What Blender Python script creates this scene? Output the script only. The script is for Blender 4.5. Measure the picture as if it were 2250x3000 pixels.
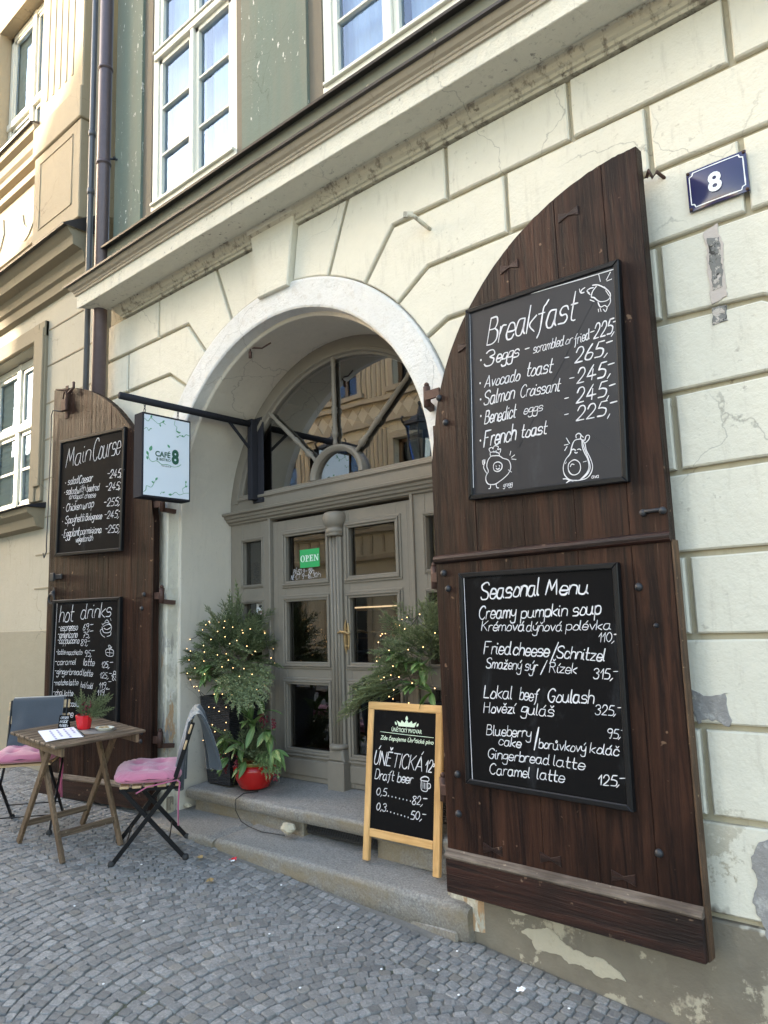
import bpy, bmesh, math, random, unicodedata
import numpy as np
from mathutils import Vector, Matrix, noise
rnd = random.Random(7)
R = math.radians
scene = bpy.context.scene
COL = scene.collection
for o in list(bpy.data.objects): bpy.data.objects.remove(o)
# ------------------------------------------------------------------ camera
cd = bpy.data.cameras.new('camera'); cam = bpy.data.objects.new('camera', cd); COL.objects.link(cam)
CM = [[0.752681, -0.119196, -0.647505], [0.65758, 0.087498, 0.748286], [-0.032538, -0.989008, 0.144239]]
cam.matrix_world = Matrix(((CM[0][0], -CM[0][1], -CM[0][2], 0.0), (CM[1][0], -CM[1][1], -CM[1][2], -3.1), (CM[2][0], -CM[2][1], -CM[2][2], 1.65), (0, 0, 0, 1)))
cd.sensor_fit = 'HORIZONTAL'; cd.sensor_width = 36.0; cd.lens = 36.0 * 2200 / 2250
cd.clip_start = 0.05; cd.clip_end = 500
scene.camera = cam
scene.render.resolution_x = 768; scene.render.resolution_y = 1024
# ------------------------------------------------------------------ world + sun
SUN = Vector((-1.5, -1.0, 0.62)).normalized()          # towards the sun
w = bpy.data.worlds.new('World'); scene.world = w; w.use_nodes = True
wn = w.node_tree.nodes; wl = w.node_tree.links
sky = wn.new('ShaderNodeTexSky'); sky.sky_type = 'NISHITA'; sky.sun_disc = False
sky.sun_elevation = math.asin(SUN.z); sky.sun_rotation = math.atan2(SUN.x, SUN.y)
sky.air_density = 1.0; sky.dust_density = 2.5; sky.ozone_density = 0.6
bg = next(n for n in wn if n.type == 'BACKGROUND'); bg.inputs[1].default_value = 0.15
wb = wn.new('ShaderNodeMix'); wb.data_type = 'RGBA'; wb.blend_type = 'MULTIPLY'; wb.inputs[0].default_value = 1.0; wb.inputs[7].default_value = (1.0, .96, .885, 1)   # hazy, slightly warm winter sky
wl.new(sky.outputs[0], wb.inputs[6]); wl.new(wb.outputs[2], bg.inputs[0])
sl = bpy.data.lights.new('sun', 'SUN'); sl.energy = 2.0; sl.angle = R(0.5); sl.color = (1.0, 0.86, 0.66)
so = bpy.data.objects.new('sun', sl); COL.objects.link(so)
so.rotation_euler = (-SUN).to_track_quat('-Z', 'Y').to_euler(); so.location = (-20, -20, 20)
scene.view_settings.view_transform = 'Standard'; scene.view_settings.look = 'None'
scene.view_settings.exposure = 2.95; scene.view_settings.gamma = 1.0; scene.view_settings.use_curve_mapping = False
# ------------------------------------------------------------------ helpers: objects
def thing(name, label, cat, loc=(0, 0, 0), rotz=0.0, group=None, tilt=0.0):
    o = bpy.data.objects.new(name, None); COL.objects.link(o)
    o.location = loc; o.rotation_euler = (tilt, 0, rotz); o.empty_display_size = .1
    return tag(o, label, cat, group)
def tag(o, label=None, cat=None, group=None, kind=None):
    if label: o['label'] = label
    if cat: o['category'] = cat
    if group: o['group'] = group
    if kind: o['kind'] = kind
    return o
def place(o, loc, rotz=0.0):
    o.location = loc; o.rotation_euler = (0, 0, rotz); return o
def copy_tree(o, parent=None):
    c = o.copy(); COL.objects.link(c); c.parent = parent
    for ch in list(o.children): copy_tree(ch, c)
    return c
def link_mesh(name, me, mat, parent=None):
    o = bpy.data.objects.new(name, me); COL.objects.link(o)
    for m in (mat if isinstance(mat, (list, tuple)) else [mat]): me.materials.append(m)
    if parent is not None: o.parent = parent
    return o
class MB:
    """collects shapes into one mesh"""
    def __init__(s): s.v = []; s.f = []; s.mi = []; s.sm = []; s.m = 0; s.M = None
    def add(s, vs, fs, smooth=False, M=None):
        b = len(s.v); T = M if M is not None else s.M
        if T is not None: vs = [T @ Vector(p) for p in vs]
        s.v += [tuple(p) for p in vs]; s.f += [tuple(b + i for i in f) for f in fs]
        s.mi += [s.m] * len(fs); s.sm += [smooth] * len(fs); return s
    def box(s, x0, x1, y0, y1, z0, z1, bev=0.0, M=None):
        if bev <= 0:
            vs = [(x, y, z) for z in (z0, z1) for y in (y0, y1) for x in (x0, x1)]
            return s.add(vs, [(0, 2, 3, 1), (4, 5, 7, 6), (0, 1, 5, 4), (2, 6, 7, 3), (0, 4, 6, 2), (1, 3, 7, 5)], M=M)
        bm = bmesh.new(); bmesh.ops.create_cube(bm, size=1.0)
        for v in bm.verts: v.co = Vector(((x0 + x1) / 2 + v.co.x * (x1 - x0), (y0 + y1) / 2 + v.co.y * (y1 - y0), (z0 + z1) / 2 + v.co.z * (z1 - z0)))
        bmesh.ops.bevel(bm, geom=bm.edges[:] + bm.verts[:], offset=bev, segments=1, affect='EDGES', profile=.7)
        return s.bm(bm, M)
    def bm(s, bm, M=None, smooth=False):
        bm.verts.index_update(); vs = [v.co.copy() for v in bm.verts]; fs = [[v.index for v in f.verts] for f in bm.faces]; bm.free()
        return s.add(vs, fs, smooth, M)
    def bar(s, p, q, wx, wy, up=(0, 0, 1), bev=0.0):
        """rectangular bar from p to q; wx across, wy along 'up'"""
        p = Vector(p); q = Vector(q); d = q - p; L = d.length; d.normalize(); u = Vector(up); x = d.cross(u).normalized(); u = x.cross(d)
        T = Matrix((( x.x, u.x, d.x, p.x), (x.y, u.y, d.y, p.y), (x.z, u.z, d.z, p.z), (0, 0, 0, 1)))
        if s.M is not None: T = s.M @ T
        return s.box(-wx / 2, wx / 2, -wy / 2, wy / 2, 0, L, bev, M=T)
    def tube(s, pts, r, n=8, closed=False, caps=True, smooth=True):
        P = [Vector(p) for p in pts]; N = len(P); rs = r if isinstance(r, (list, tuple)) else [r] * N
        vs = []; prev = None
        for i in range(N):
            a = P[(i - 1) % N] if (closed or i > 0) else P[i]; b = P[(i + 1) % N] if (closed or i < N - 1) else P[i]
            d = (b - a).normalized() if (b - a).length > 1e-9 else Vector((0, 0, 1))
            if prev is None:
                x = d.orthogonal().normalized()
            else:
                x = (prev - d * prev.dot(d)); x = x.normalized() if x.length > 1e-6 else d.orthogonal().normalized()
            prev = x; y = d.cross(x)
            for k in range(n):
                t = 2 * math.pi * k / n; vs.append(P[i] + (x * math.cos(t) + y * math.sin(t)) * rs[i])
        fs = []
        for i in range(N if closed else N - 1):
            j = (i + 1) % N
            for k in range(n): fs.append((i * n + k, i * n + (k + 1) % n, j * n + (k + 1) % n, j * n + k))
        if caps and not closed: fs += [tuple(range(n - 1, -1, -1)), tuple((N - 1) * n + k for k in range(n))]
        return s.add(vs, fs, smooth)
    def lathe(s, prof, c=(0, 0, 0), n=24, smooth=True, axis=None, M=None):
        """profile [(r,z)] about z through c"""
        vs = []; fs = []; N = len(prof)
        for r, z in prof:
            for k in range(n):
                t = 2 * math.pi * k / n; vs.append((c[0] + r * math.cos(t), c[1] + r * math.sin(t), c[2] + z))
        for i in range(N - 1):
            for k in range(n): fs.append((i * n + k, i * n + (k + 1) % n, (i + 1) * n + (k + 1) % n, (i + 1) * n + k))
        fs += [tuple(range(n - 1, -1, -1)), tuple((N - 1) * n + k for k in range(n))]
        return s.add(vs, fs, smooth, M)
    def prism(s, poly, y0, y1, bev=0.0, M=None, back=True):
        """polygon in xz (counter-clockwise seen from -y), front face at y0, back at y1 > y0; bev = front chamfer"""
        if area2(poly) < 0: poly = poly[::-1]
        n = len(poly); vs = []; fs = []
        if bev > 0:
            inn = inset(poly, bev)
            vs = [(x, y0, z) for x, z in inn] + [(x, y0 + bev, z) for x, z in poly] + [(x, y1, z) for x, z in poly]; K = 3
        else:
            vs = [(x, y0, z) for x, z in poly] + [(x, y1, z) for x, z in poly]; K = 2
        fs.append(tuple(range(n)))
        for k in range(K - 1):
            for i in range(n):
                j = (i + 1) % n; fs.append((k * n + i, (k + 1) * n + i, (k + 1) * n + j, k * n + j))
        if back: fs.append(tuple(range(K * n - 1, (K - 1) * n - 1, -1)))
        return s.add(vs, fs, M=M)
    def sweep(s, prof, rings, closed=False, smooth=False):
        """prof: list of items; rings: function(item)-> list of points along the path"""
        Rr = [rings(p) for p in prof]; n = len(Rr[0]); vs = [q for r in Rr for q in r]; fs = []
        for i in range(len(Rr) - 1):
            for k in range(n if closed else n - 1):
                kk = (k + 1) % n; fs.append((i * n + k, i * n + kk, (i + 1) * n + kk, (i + 1) * n + k))
        return s.add(vs, fs, smooth)
    def grid(s, fn, nu, nv, smooth=True):
        vs = [fn(i / nu, j / nv) for j in range(nv + 1) for i in range(nu + 1)]
        fs = [(j * (nu + 1) + i, j * (nu + 1) + i + 1, (j + 1) * (nu + 1) + i + 1, (j + 1) * (nu + 1) + i) for j in range(nv) for i in range(nu)]
        return s.add(vs, fs, smooth)
    def ball(s, c, r, n=8, m=6, sz=1.0):
        prof = [(max(1e-4, math.sin(math.pi * i / m)) * r, -math.cos(math.pi * i / m) * r * sz) for i in range(m + 1)]
        return s.lathe(prof, c, n)
    def build(s, name, mat, parent=None, world=False):
        me = bpy.data.meshes.new(name)
        v = s.v
        if world and parent is not None:
            T = parent.matrix_basis.copy()
            T = T.inverted(); v = [T @ Vector(p) for p in v]
        me.from_pydata([tuple(p) for p in v], [], s.f); me.update()
        me.polygons.foreach_set('material_index', s.mi); me.polygons.foreach_set('use_smooth', s.sm)
        return link_mesh(name, me, mat, parent)
def area2(p): return sum(p[i][0] * p[(i + 1) % len(p)][1] - p[(i + 1) % len(p)][0] * p[i][1] for i in range(len(p)))
def inset(p, d):
    if area2(p) < 0: return inset(p[::-1], d)[::-1]
    n = len(p); out = []
    for i in range(n):
        a = Vector(p[i - 1]); b = Vector(p[i]); c = Vector(p[(i + 1) % n])
        e1 = (b - a).normalized(); e2 = (c - b).normalized(); n1 = Vector((-e1.y, e1.x)); n2 = Vector((-e2.y, e2.x))
        m = n1 + n2; k = m.dot(n1)
        out.append(tuple(b + m * (d / max(k, .3))))
    return out
def ground_z(X, y):
    k = .35; t = (X + 4.7) / k; sp = (t if t > 30 else math.log1p(math.exp(t))) * k
    z = .352 - .04 * (X + 4.7) - .053 * (sp - math.log(2) * k) - .053 * math.log(2) * k * .5
    return z + .045 * (max(y, -1.6) + .65)
# ------------------------------------------------------------------ helpers: materials
def nodes(name):
    m = bpy.data.materials.new(name); m.use_nodes = True; nt = m.node_tree
    return m, nt.nodes, nt.links, next(n for n in nt.nodes if n.type == 'BSDF_PRINCIPLED')
def c4(c): return (c[0], c[1], c[2], 1.0)
class NT:
    def __init__(s, name):
        s.m, s.n, s.l, s.b = nodes(name); s.geo = s.n.new('ShaderNodeNewGeometry'); s.tc = s.n.new('ShaderNodeTexCoord')
        s.pos = s.geo.outputs['Position']; s.obj = s.tc.outputs['Object']
    def mapping(s, src, scale=(1, 1, 1), rot=(0, 0, 0)):
        k = s.n.new('ShaderNodeMapping'); k.inputs['Scale'].default_value = scale; k.inputs['Rotation'].default_value = rot
        s.l.new(src, k.inputs['Vector']); return k.outputs[0]
    def noise(s, scale, detail=4, rough=.55, src=None, dist=0.0, stretch=None):
        k = s.n.new('ShaderNodeTexNoise'); k.inputs['Scale'].default_value = scale; k.inputs['Detail'].default_value = detail
        k.inputs['Roughness'].default_value = rough; k.inputs['Distortion'].default_value = dist
        v = src if src is not None else s.pos
        if stretch: v = s.mapping(v, stretch)
        s.l.new(v, k.inputs['Vector']); return k.outputs['Fac']
    def vor(s, scale, src=None, feature='F1', stretch=None, out='Distance'):
        k = s.n.new('ShaderNodeTexVoronoi'); k.feature = feature; k.inputs['Scale'].default_value = scale
        v = src if src is not None else s.pos
        if stretch: v = s.mapping(v, stretch)
        s.l.new(v, k.inputs['Vector']); return k.outputs[out]
    def crack(s, scale):
        k = s.n.new('ShaderNodeTexNoise'); k.inputs['Scale'].default_value = 4.0; k.inputs['Detail'].default_value = 5; s.l.new(s.pos, k.inputs['Vector'])
        m = s.n.new('ShaderNodeVectorMath'); m.operation = 'MULTIPLY_ADD'; s.l.new(k.outputs['Color'], m.inputs[0]); m.inputs[1].default_value = (.3, .3, .3); s.l.new(s.pos, m.inputs[2])
        return s.vor(scale, m.outputs[0], 'DISTANCE_TO_EDGE')
    def ramp(s, fac, a, b, ca=(0, 0, 0), cb=(1, 1, 1)):
        k = s.n.new('ShaderNodeValToRGB'); e = k.color_ramp.elements; e[0].position = a; e[1].position = b
        e[0].color = c4(ca); e[1].color = c4(cb); s.l.new(fac, k.inputs[0]); return k.outputs[0]
    def mix(s, fac, a, b, blend='MIX'):
        k = s.n.new('ShaderNodeMix'); k.data_type = 'RGBA'; k.blend_type = blend
        for i, x in ((0, fac), (6, a), (7, b)):
            if isinstance(x, (int, float)): k.inputs[i].default_value = x
            elif isinstance(x, (tuple, list)): k.inputs[i].default_value = c4(x)
            else: s.l.new(x, k.inputs[i])
        return k.outputs[2]
    def math(s, op, a, b=0.0, clamp=False):
        k = s.n.new('ShaderNodeMath'); k.operation = op; k.use_clamp = clamp
        for i, x in ((0, a), (1, b)):
            if isinstance(x, (int, float)): k.inputs[i].default_value = x
            else: s.l.new(x, k.inputs[i])
        return k.outputs[0]
    def sep(s, src, i):
        k = s.n.new('ShaderNodeSeparateXYZ'); s.l.new(src, k.inputs[0]); return k.outputs[i]
    def attr(s, name):
        k = s.n.new('ShaderNodeAttribute'); k.attribute_name = name; return k.outputs['Fac']
    def set(s, color=None, rough=None, bump=None, bstr=.2, bdist=.01, **kw):
        I = s.b.inputs
        for nm, x in (('Base Color', color), ('Roughness', rough)):
            if x is None: continue
            if isinstance(x, (int, float)): I[nm].default_value = x
            elif isinstance(x, (tuple, list)): I[nm].default_value = c4(x)
            else: s.l.new(x, I[nm])
        for k_, x in kw.items(): I[k_.replace('_', ' ')].default_value = x
        if bump is not None:
            k = s.n.new('ShaderNodeBump'); k.inputs['Strength'].default_value = bstr; k.inputs['Distance'].default_value = bdist
            s.l.new(bump, k.inputs['Height']); s.l.new(k.outputs[0], I['Normal'])
        return s.m
def plain(name, col, rough=.5, var=.12, scale=30, bump=0.0, metal=0.0, obj=False, **kw):
    t = NT(name); src = t.obj if obj else t.pos; f = t.noise(scale, 5, .6, src)
    d = tuple(max(0, x * (1 - var)) for x in col); u = tuple(min(1, x * (1 + var)) for x in col)
    return t.set(t.mix(f, d, u), rough, f if bump else None, bump, .004, Metallic=metal, **kw)
def plaster(name, col, dirt, patches=None, speck=.5, bs=.35, patch_mat=None):
    t = NT(name); n1 = t.noise(1.1, 5, .6); n2 = t.noise(14, 6, .65); n3 = t.noise(70, 4, .6)
    a = tuple(x * .93 for x in col); b = tuple(min(1, x * 1.04) for x in col)
    c = t.mix(n2, a, b); c = t.mix(t.ramp(n1, .45, .8), c, tuple(x * .9 for x in col))
    sp = t.math('MULTIPLY', t.ramp(t.noise(26, 3, .6), .62, .70), t.ramp(t.noise(1.7, 3), .47, .66)); c = t.mix(t.math('MULTIPLY', sp, speck), c, dirt)
    sc = t.math('MULTIPLY', t.ramp(t.noise(9, 6, .7, stretch=(2.2, 2.2, .35)), .55, .74), .24); c = t.mix(sc, c, dirt)
    cr = t.math('MULTIPLY', t.ramp(t.crack(1.15), .0, .0042, (1, 1, 1), (0, 0, 0)), t.ramp(t.noise(.9, 2), .50, .56)); c = t.mix(t.math('MULTIPLY', cr, .65), c, tuple(x * .35 for x in col))
    if patches: c = patches(t, c)
    h = t.math('ADD', t.math('MULTIPLY', n2, .6), t.math('MULTIPLY', n3, .25)); h = t.math('ADD', h, t.math('MULTIPLY', t.noise(5, 3), .8))
    return t.set(c, .85, h, bs, .02)
# ------------------------------------------------------------------ materials
CREAM = (.66, .625, .52); DIRT = (.16, .12, .085)
def low_patches(t, c):
    z = t.sep(t.pos, 2); n = t.noise(1.6, 5, .6); n2 = t.noise(3.1, 6, .7)
    lim = t.math('ADD', t.math('MULTIPLY', n, .9), .02)              # ragged top of the grey repair render
    m = t.ramp(t.math('SUBTRACT', lim, t.math('ADD', z, -.08)), .0, .03)
    g = t.mix(t.noise(8, 5), (.125, .105, .078), (.235, .205, .155)); c = t.mix(m, c, g)
    m2 = t.math('MULTIPLY', t.ramp(n2, .54, .57), t.ramp(t.math('SUBTRACT', 1.15, z), .0, .5)); c = t.mix(m2, c, t.mix(t.noise(5, 4), (.33, .285, .20), (.47, .425, .33)))
    m3 = t.math('MULTIPLY', t.ramp(t.noise(2.2, 6, .7, stretch=(1, 1, .9)), .56, .60), t.ramp(t.math('SUBTRACT', .62, z), .0, .3)); c = t.mix(m3, c, (.17, .145, .11))
    return c
m_wall = plaster('cream_plaster', CREAM, DIRT, low_patches, .55, .5)
m_groove = plaster('groove_plaster', (.42, .375, .27), (.12, .09, .06), None, .8, .3)
m_key = plaster('moulding_plaster', (.56, .52, .41), (.09, .07, .05), lambda t, c: t.mix(t.math('MULTIPLY', t.ramp(t.noise(17, 5, .7, stretch=(1, 1, .5)), .52, .64), .75), c, (.13, .10, .075)), 1.0, .5)
m_fascia = plaster('fascia_plaster', (.66, .63, .53), (.16, .14, .12), lambda t, c: t.mix(t.math('MULTIPLY', t.ramp(t.noise(30, 5, .7), .60, .68), t.ramp(t.noise(1.9, 3), .5, .62)), c, (.20, .18, .15)), .9, .8)
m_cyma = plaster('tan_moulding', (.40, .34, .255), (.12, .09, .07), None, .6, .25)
m_reveal = plaster('reveal_plaster', (.56, .51, .43), (.30, .28, .24), None, .5, .35)
def peel(t, c):
    z = t.sep(t.pos, 2); n = t.noise(7, 7, .7, stretch=(1, 1, .45)); n2 = t.noise(3.3, 6, .7, stretch=(1.6, 1.6, .35))
    c = t.mix(t.ramp(t.math('SUBTRACT', 2.62, z), .0, .25), c, (.60, .565, .475))
    top = t.math('MULTIPLY', t.ramp(t.noise(11, 7, .78), .55, .60), .5); c = t.mix(top, c, (.55, .51, .46)); c = t.mix(t.math('MULTIPLY', t.ramp(t.noise(34, 4, .7), .63, .68), .5), c, (.38, .34, .3))
    low = t.ramp(t.math('SUBTRACT', 2.35, z), .0, 1.0)
    a = t.math('MULTIPLY', t.ramp(n, .44, .48), low); c = t.mix(a, c, t.mix(t.noise(11, 4), (.50, .46, .35), (.38, .35, .30)))
    b = t.math('MULTIPLY', t.ramp(n2, .56, .585), t.ramp(t.math('SUBTRACT', 1.75, z), .0, .6)); c = t.mix(b, c, t.mix(t.noise(9, 5), (.46, .27, .13), (.36, .25, .16)))
    d = t.math('MULTIPLY', t.ramp(t.noise(4.5, 6, .72, stretch=(1.4, 1.4, .4)), .57, .60), t.ramp(t.math('SUBTRACT', 1.9, z), .0, .5)); c = t.mix(d, c, (.27, .25, .23))
    return c
m_band = plaster('white_peeling_paint', (.665, .65, .62), (.42, .38, .33), peel, .35, .9)
def flakes(t, c):
    n = t.noise(20, 5, .7, stretch=(1.3, 1.3, .5)); r = t.noise(1.3, 3)
    c = t.mix(t.ramp(t.noise(2.2, 5, stretch=(2.5, 2.5, .25)), .45, .7), c, (.165, .175, .135))
    return t.mix(t.math('MULTIPLY', t.ramp(n, .625, .64), t.ramp(r, .44, .56)), c, (.70, .69, .63))
m_green = plaster('green_plaster', (.135, .172, .138), (.09, .08, .055), flakes, .4, .3)
def flakes2(t, c): return t.mix(t.math('MULTIPLY', t.ramp(t.noise(13, 5, .7), .67, .69), .9), c, (.55, .49, .35))
m_parapet = plaster('grey_green_plaster', (.205, .205, .155), (.10, .09, .07), flakes2, .5, .25)
m_tanstrip = plaster('tan_surround', (.17, .145, .105), (.12, .10, .08), None, .3, .2)
m_flash = plain('dark_flashing', (.035, .03, .03), .45, .3, 12, .1)
m_pipe = plain('brown_zinc_pipe', (.105, .078, .082), .42, .22, 18, .05, .3)
m_pipe2 = plain('grey_pipe', (.10, .105, .115), .45, .22, 18, .05, .2)
m_frame = plain('cream_window_paint', (.70, .68, .58), .45, .08, 40, .08)
m_door = plain('taupe_door_paint', (.195, .172, .140), .45, .10, 22, .12, Specular_IOR_Level=.3)
m_iron = plain('dark_iron', (.035, .036, .04), .5, .3, 40, .2, .4)
m_rust = plain('rusty_iron', (.075, .038, .028), .65, .45, 45, .35, .3)
m_brass = plain('old_brass', (.36, .25, .12), .4, .4, 60, .1, .45)
m_curtain = plain('white_curtain', (.52, .57, .64), .9, .05, 20)
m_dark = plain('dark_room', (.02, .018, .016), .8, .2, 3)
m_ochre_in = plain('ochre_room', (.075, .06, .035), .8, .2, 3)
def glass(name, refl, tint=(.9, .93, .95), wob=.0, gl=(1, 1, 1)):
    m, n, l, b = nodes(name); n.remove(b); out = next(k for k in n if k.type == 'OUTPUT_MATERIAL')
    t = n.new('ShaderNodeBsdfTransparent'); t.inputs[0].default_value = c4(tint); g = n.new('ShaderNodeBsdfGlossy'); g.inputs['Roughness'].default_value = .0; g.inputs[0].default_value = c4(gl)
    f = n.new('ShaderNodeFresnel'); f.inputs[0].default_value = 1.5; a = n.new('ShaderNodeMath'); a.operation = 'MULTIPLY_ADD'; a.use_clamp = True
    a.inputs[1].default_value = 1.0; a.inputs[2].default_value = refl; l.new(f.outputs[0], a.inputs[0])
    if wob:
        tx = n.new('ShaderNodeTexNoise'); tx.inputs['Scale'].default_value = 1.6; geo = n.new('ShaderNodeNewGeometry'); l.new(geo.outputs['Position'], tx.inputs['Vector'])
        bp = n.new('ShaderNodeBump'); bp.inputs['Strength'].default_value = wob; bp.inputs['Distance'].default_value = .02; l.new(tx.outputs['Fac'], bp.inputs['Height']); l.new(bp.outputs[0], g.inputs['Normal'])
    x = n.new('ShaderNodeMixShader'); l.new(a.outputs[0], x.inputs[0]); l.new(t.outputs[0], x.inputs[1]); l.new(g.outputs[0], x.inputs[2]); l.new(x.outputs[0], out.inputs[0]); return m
m_glass = glass('fanlight_glass', .30, (.8, .82, .82), .06); m_dglass = glass('door_glass', .10, (.62, .63, .62), .06)  # same real glass; fanlight reflectivity raised to brighten the mirrored facade
m_wglass = glass('window_glass', .03, (.86, .94, 1.0), .09, (.42, .6, .95))  # gloss tinted blue to colour and tone down the reflected sky
def wood(name, dark, light, worn, axis=2, scale=1.0, rough=.42, wear=.5, src='obj', bs=.5, spec=.3, plank=0.0):
    t = NT(name); st = [16.0, 16.0, 16.0]; st[axis] = .9; S = t.obj if src == 'obj' else t.pos
    g = t.noise(2.4 * scale, 7, .68, S, .9, st); fine = t.noise(7 * scale, 5, .7, S, .3, [x if i != axis else .5 for i, x in enumerate(st)])
    blot = t.noise(2.1 * scale, 4, .6, S); c = t.mix(t.ramp(g, .40, .62), dark, light); pk = t.noise(6.5, 1, .5, S, 0, [1 if i != axis else .02 for i in range(3)]); c = t.mix(t.math('MULTIPLY', t.ramp(pk, .40, .60), plank), c, tuple(x * .55 for x in dark)); c = t.mix(t.math('MULTIPLY', t.ramp(blot, .46, .66), .75), c, tuple(x * .55 for x in dark))
    sc = t.math('MULTIPLY', t.ramp(fine, .66, .72), t.ramp(t.noise(3.3 * scale, 5, .7, S), .50, .64)); c = t.mix(t.math('MULTIPLY', sc, wear), c, worn)
    dn = t.math('MULTIPLY', t.ramp(t.noise(38 * scale, 2, .5, S), .70, .74), wear * .8); c = t.mix(dn, c, worn)
    h = t.math('ADD', t.math('MULTIPLY', fine, .7), g); r = t.math('ADD', t.math('MULTIPLY', blot, .25), rough - .12)
    return t.set(c, r, h, bs, .006, Specular_IOR_Level=spec)
m_gate = wood('dark_stained_oak', (.013, .0078, .0068), (.052, .0235, .0150), (.22, .14, .09), 2, .55, .42, .8, spec=.10, plank=.3, bs=.9)
m_gate_h = wood('dark_stained_rail', (.012, .0062, .0055), (.042, .015, .010), (.24, .16, .11), 0, .6, .44, .8, spec=.26, bs=.9)
m_gate_edge = wood('worn_rail_edge', (.10, .075, .058), (.21, .17, .135), (.42, .33, .24), 0, 1.3, .7, .6)
m_gate_side = wood('worn_gate_edge', (.055, .03, .018), (.14, .08, .042), (.38, .27, .16), 2, 1.3, .6, .8)
m_teak = wood('weathered_table_wood', (.075, .05, .032), (.20, .145, .098), (.36, .31, .25), 1, 1.2, .65, .8)
m_leg = wood('weathered_leg_wood', (.10, .065, .038), (.205, .14, .085), (.34, .28, .2), 2, 1.2, .6, .4)
m_slat = wood('acacia_slat', (.42, .29, .16), (.56, .41, .25), (.6, .5, .36), 0, 1.6, .55, .2)
m_pine = wood('lacquered_pine', (.52, .30, .115), (.66, .41, .18), (.68, .46, .24), 2, .8, .38, .15, bs=.12)
m_pine_h = wood('lacquered_pine_rail', (.52, .30, .115), (.66, .41, .18), (.68, .46, .24), 0, .8, .38, .15, bs=.12)
def slate_mat(name, col, smear=.5, spec=.3, rg=.33):
    t = NT(name); n = t.noise(3.2, 6, .7, t.obj, .6, (1.2, 1, .8)); c = t.mix(t.math('MULTIPLY', t.ramp(n, .56, .76), smear), col, (.11, .12, .135))
    return t.set(c, t.math('ADD', t.math('MULTIPLY', t.noise(20, 3, .5, t.obj), .2), rg), t.noise(60, 3, .5, t.obj), .08, .002, Specular_IOR_Level=spec)
m_slate = slate_mat('blackboard', (.006, .006, .0065), .22, .05, .58); m_slate2 = slate_mat('worn_blackboard', (.013, .015, .021), .15, .38)
m_bframe = plain('black_board_frame', (.009, .009, .010), .35, .35, 25, .15, obj=True, Specular_IOR_Level=.25)
m_chalk = plain('white_chalk_ink', (.60, .60, .63), .8, .4, 55)
m_chalkb = plain('bluish_chalk_ink', (.58, .66, .84), .8, .12, 60)
m_black = plain('black_paint', (.008, .008, .009), .4, .3, 60, .1, obj=True, Specular_IOR_Level=.25)
m_rubber = plain('black_rubber', (.02, .02, .021), .7, .2, 60, obj=True)
m_enamel = plain('navy_enamel', (.012, .014, .075), .12, .15, 5, obj=True); m_enamelw = plain('white_enamel', (.80, .80, .82), .2, .05, 9, obj=True)
m_signframe = plain('anthracite_metal', (.030, .030, .036), .75, .12, 30, obj=True, Specular_IOR_Level=.03)
m_signface = plain('white_sign_face', (.74, .79, .86), .35, .02, 9, obj=True)
m_vine = plain('vine_green', (.10, .33, .17), .5, .1, 30); m_vined = plain('dark_logo_green', (.02, .10, .065), .5, .1, 30); m_ink = plain('black_print', (.02, .022, .022), .5, .1, 30)
m_opengreen = plain('green_sign', (.035, .36, .11), .4, .05, 20); m_openw = plain('pale_print', (.72, .84, .76), .5, .05, 30); m_logo = plain('pale_green_print', (.62, .74, .58), .6, .05, 30)
m_paper = plain('paper', (.80, .80, .86), .7, .04, 30, obj=True); m_print = plain('violet_print', (.38, .36, .52), .7, .2, 80)
def cloth_mat(name, col, sc=260, var=.15, sheen=.4):
    t = NT(name); n = t.noise(sc, 3, .6, t.obj); m = t.noise(9, 4, .6, t.obj); c = t.mix(n, tuple(x * (1 - var) for x in col), tuple(min(1, x * (1 + var)) for x in col)); c = t.mix(t.math('MULTIPLY', m, .2), c, tuple(x * .8 for x in col))
    return t.set(c, .9, t.math('ADD', n, t.math('MULTIPLY', m, 2.0)), .25, .004, Sheen_Weight=sheen)
m_pink = cloth_mat('pink_cotton', (.46, .15, .225)); m_blanket = cloth_mat('grey_blue_fleece', (.050, .060, .073), 180, .2, .6)
m_ribbon = cloth_mat('dark_pink_ribbon', (.45, .10, .2))
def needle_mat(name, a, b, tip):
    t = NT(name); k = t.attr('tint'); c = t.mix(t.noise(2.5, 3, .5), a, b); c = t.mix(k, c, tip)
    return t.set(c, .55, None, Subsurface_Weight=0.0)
m_fir = needle_mat('fir_needles', (.034, .060, .022), (.085, .118, .044), (.20, .235, .11)); m_fir2 = needle_mat('light_fir_needles', (.05, .11, .03), (.10, .17, .05), (.16, .22, .08))
m_laurel = needle_mat('laurel_leaves', (.035, .095, .022), (.095, .18, .04), (.20, .28, .10)); m_redleaf = plain('dark_red_flower', (.13, .012, .022), .6, .4, 60); m_twig = plain('brown_twig', (.06, .04, .025), .8, .3, 60)
def wicker():
    t = NT('black_wicker'); w1 = t.n.new('ShaderNodeTexWave'); w1.bands_direction = 'Z'; w1.inputs['Scale'].default_value = 26; w1.inputs['Distortion'].default_value = 1.2; w1.inputs['Detail Scale'].default_value = 6; t.l.new(t.obj, w1.inputs['Vector'])
    v = t.vor(60, t.obj, stretch=(.6, .6, 1.2)); h = t.math('ADD', w1.outputs['Fac'], t.math('MULTIPLY', v, .8)); return t.set(t.mix(t.ramp(h, .3, 1.2), (.006, .006, .007), (.028, .028, .032)), .45, h, .8, .01)
m_wicker = wicker()
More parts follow.
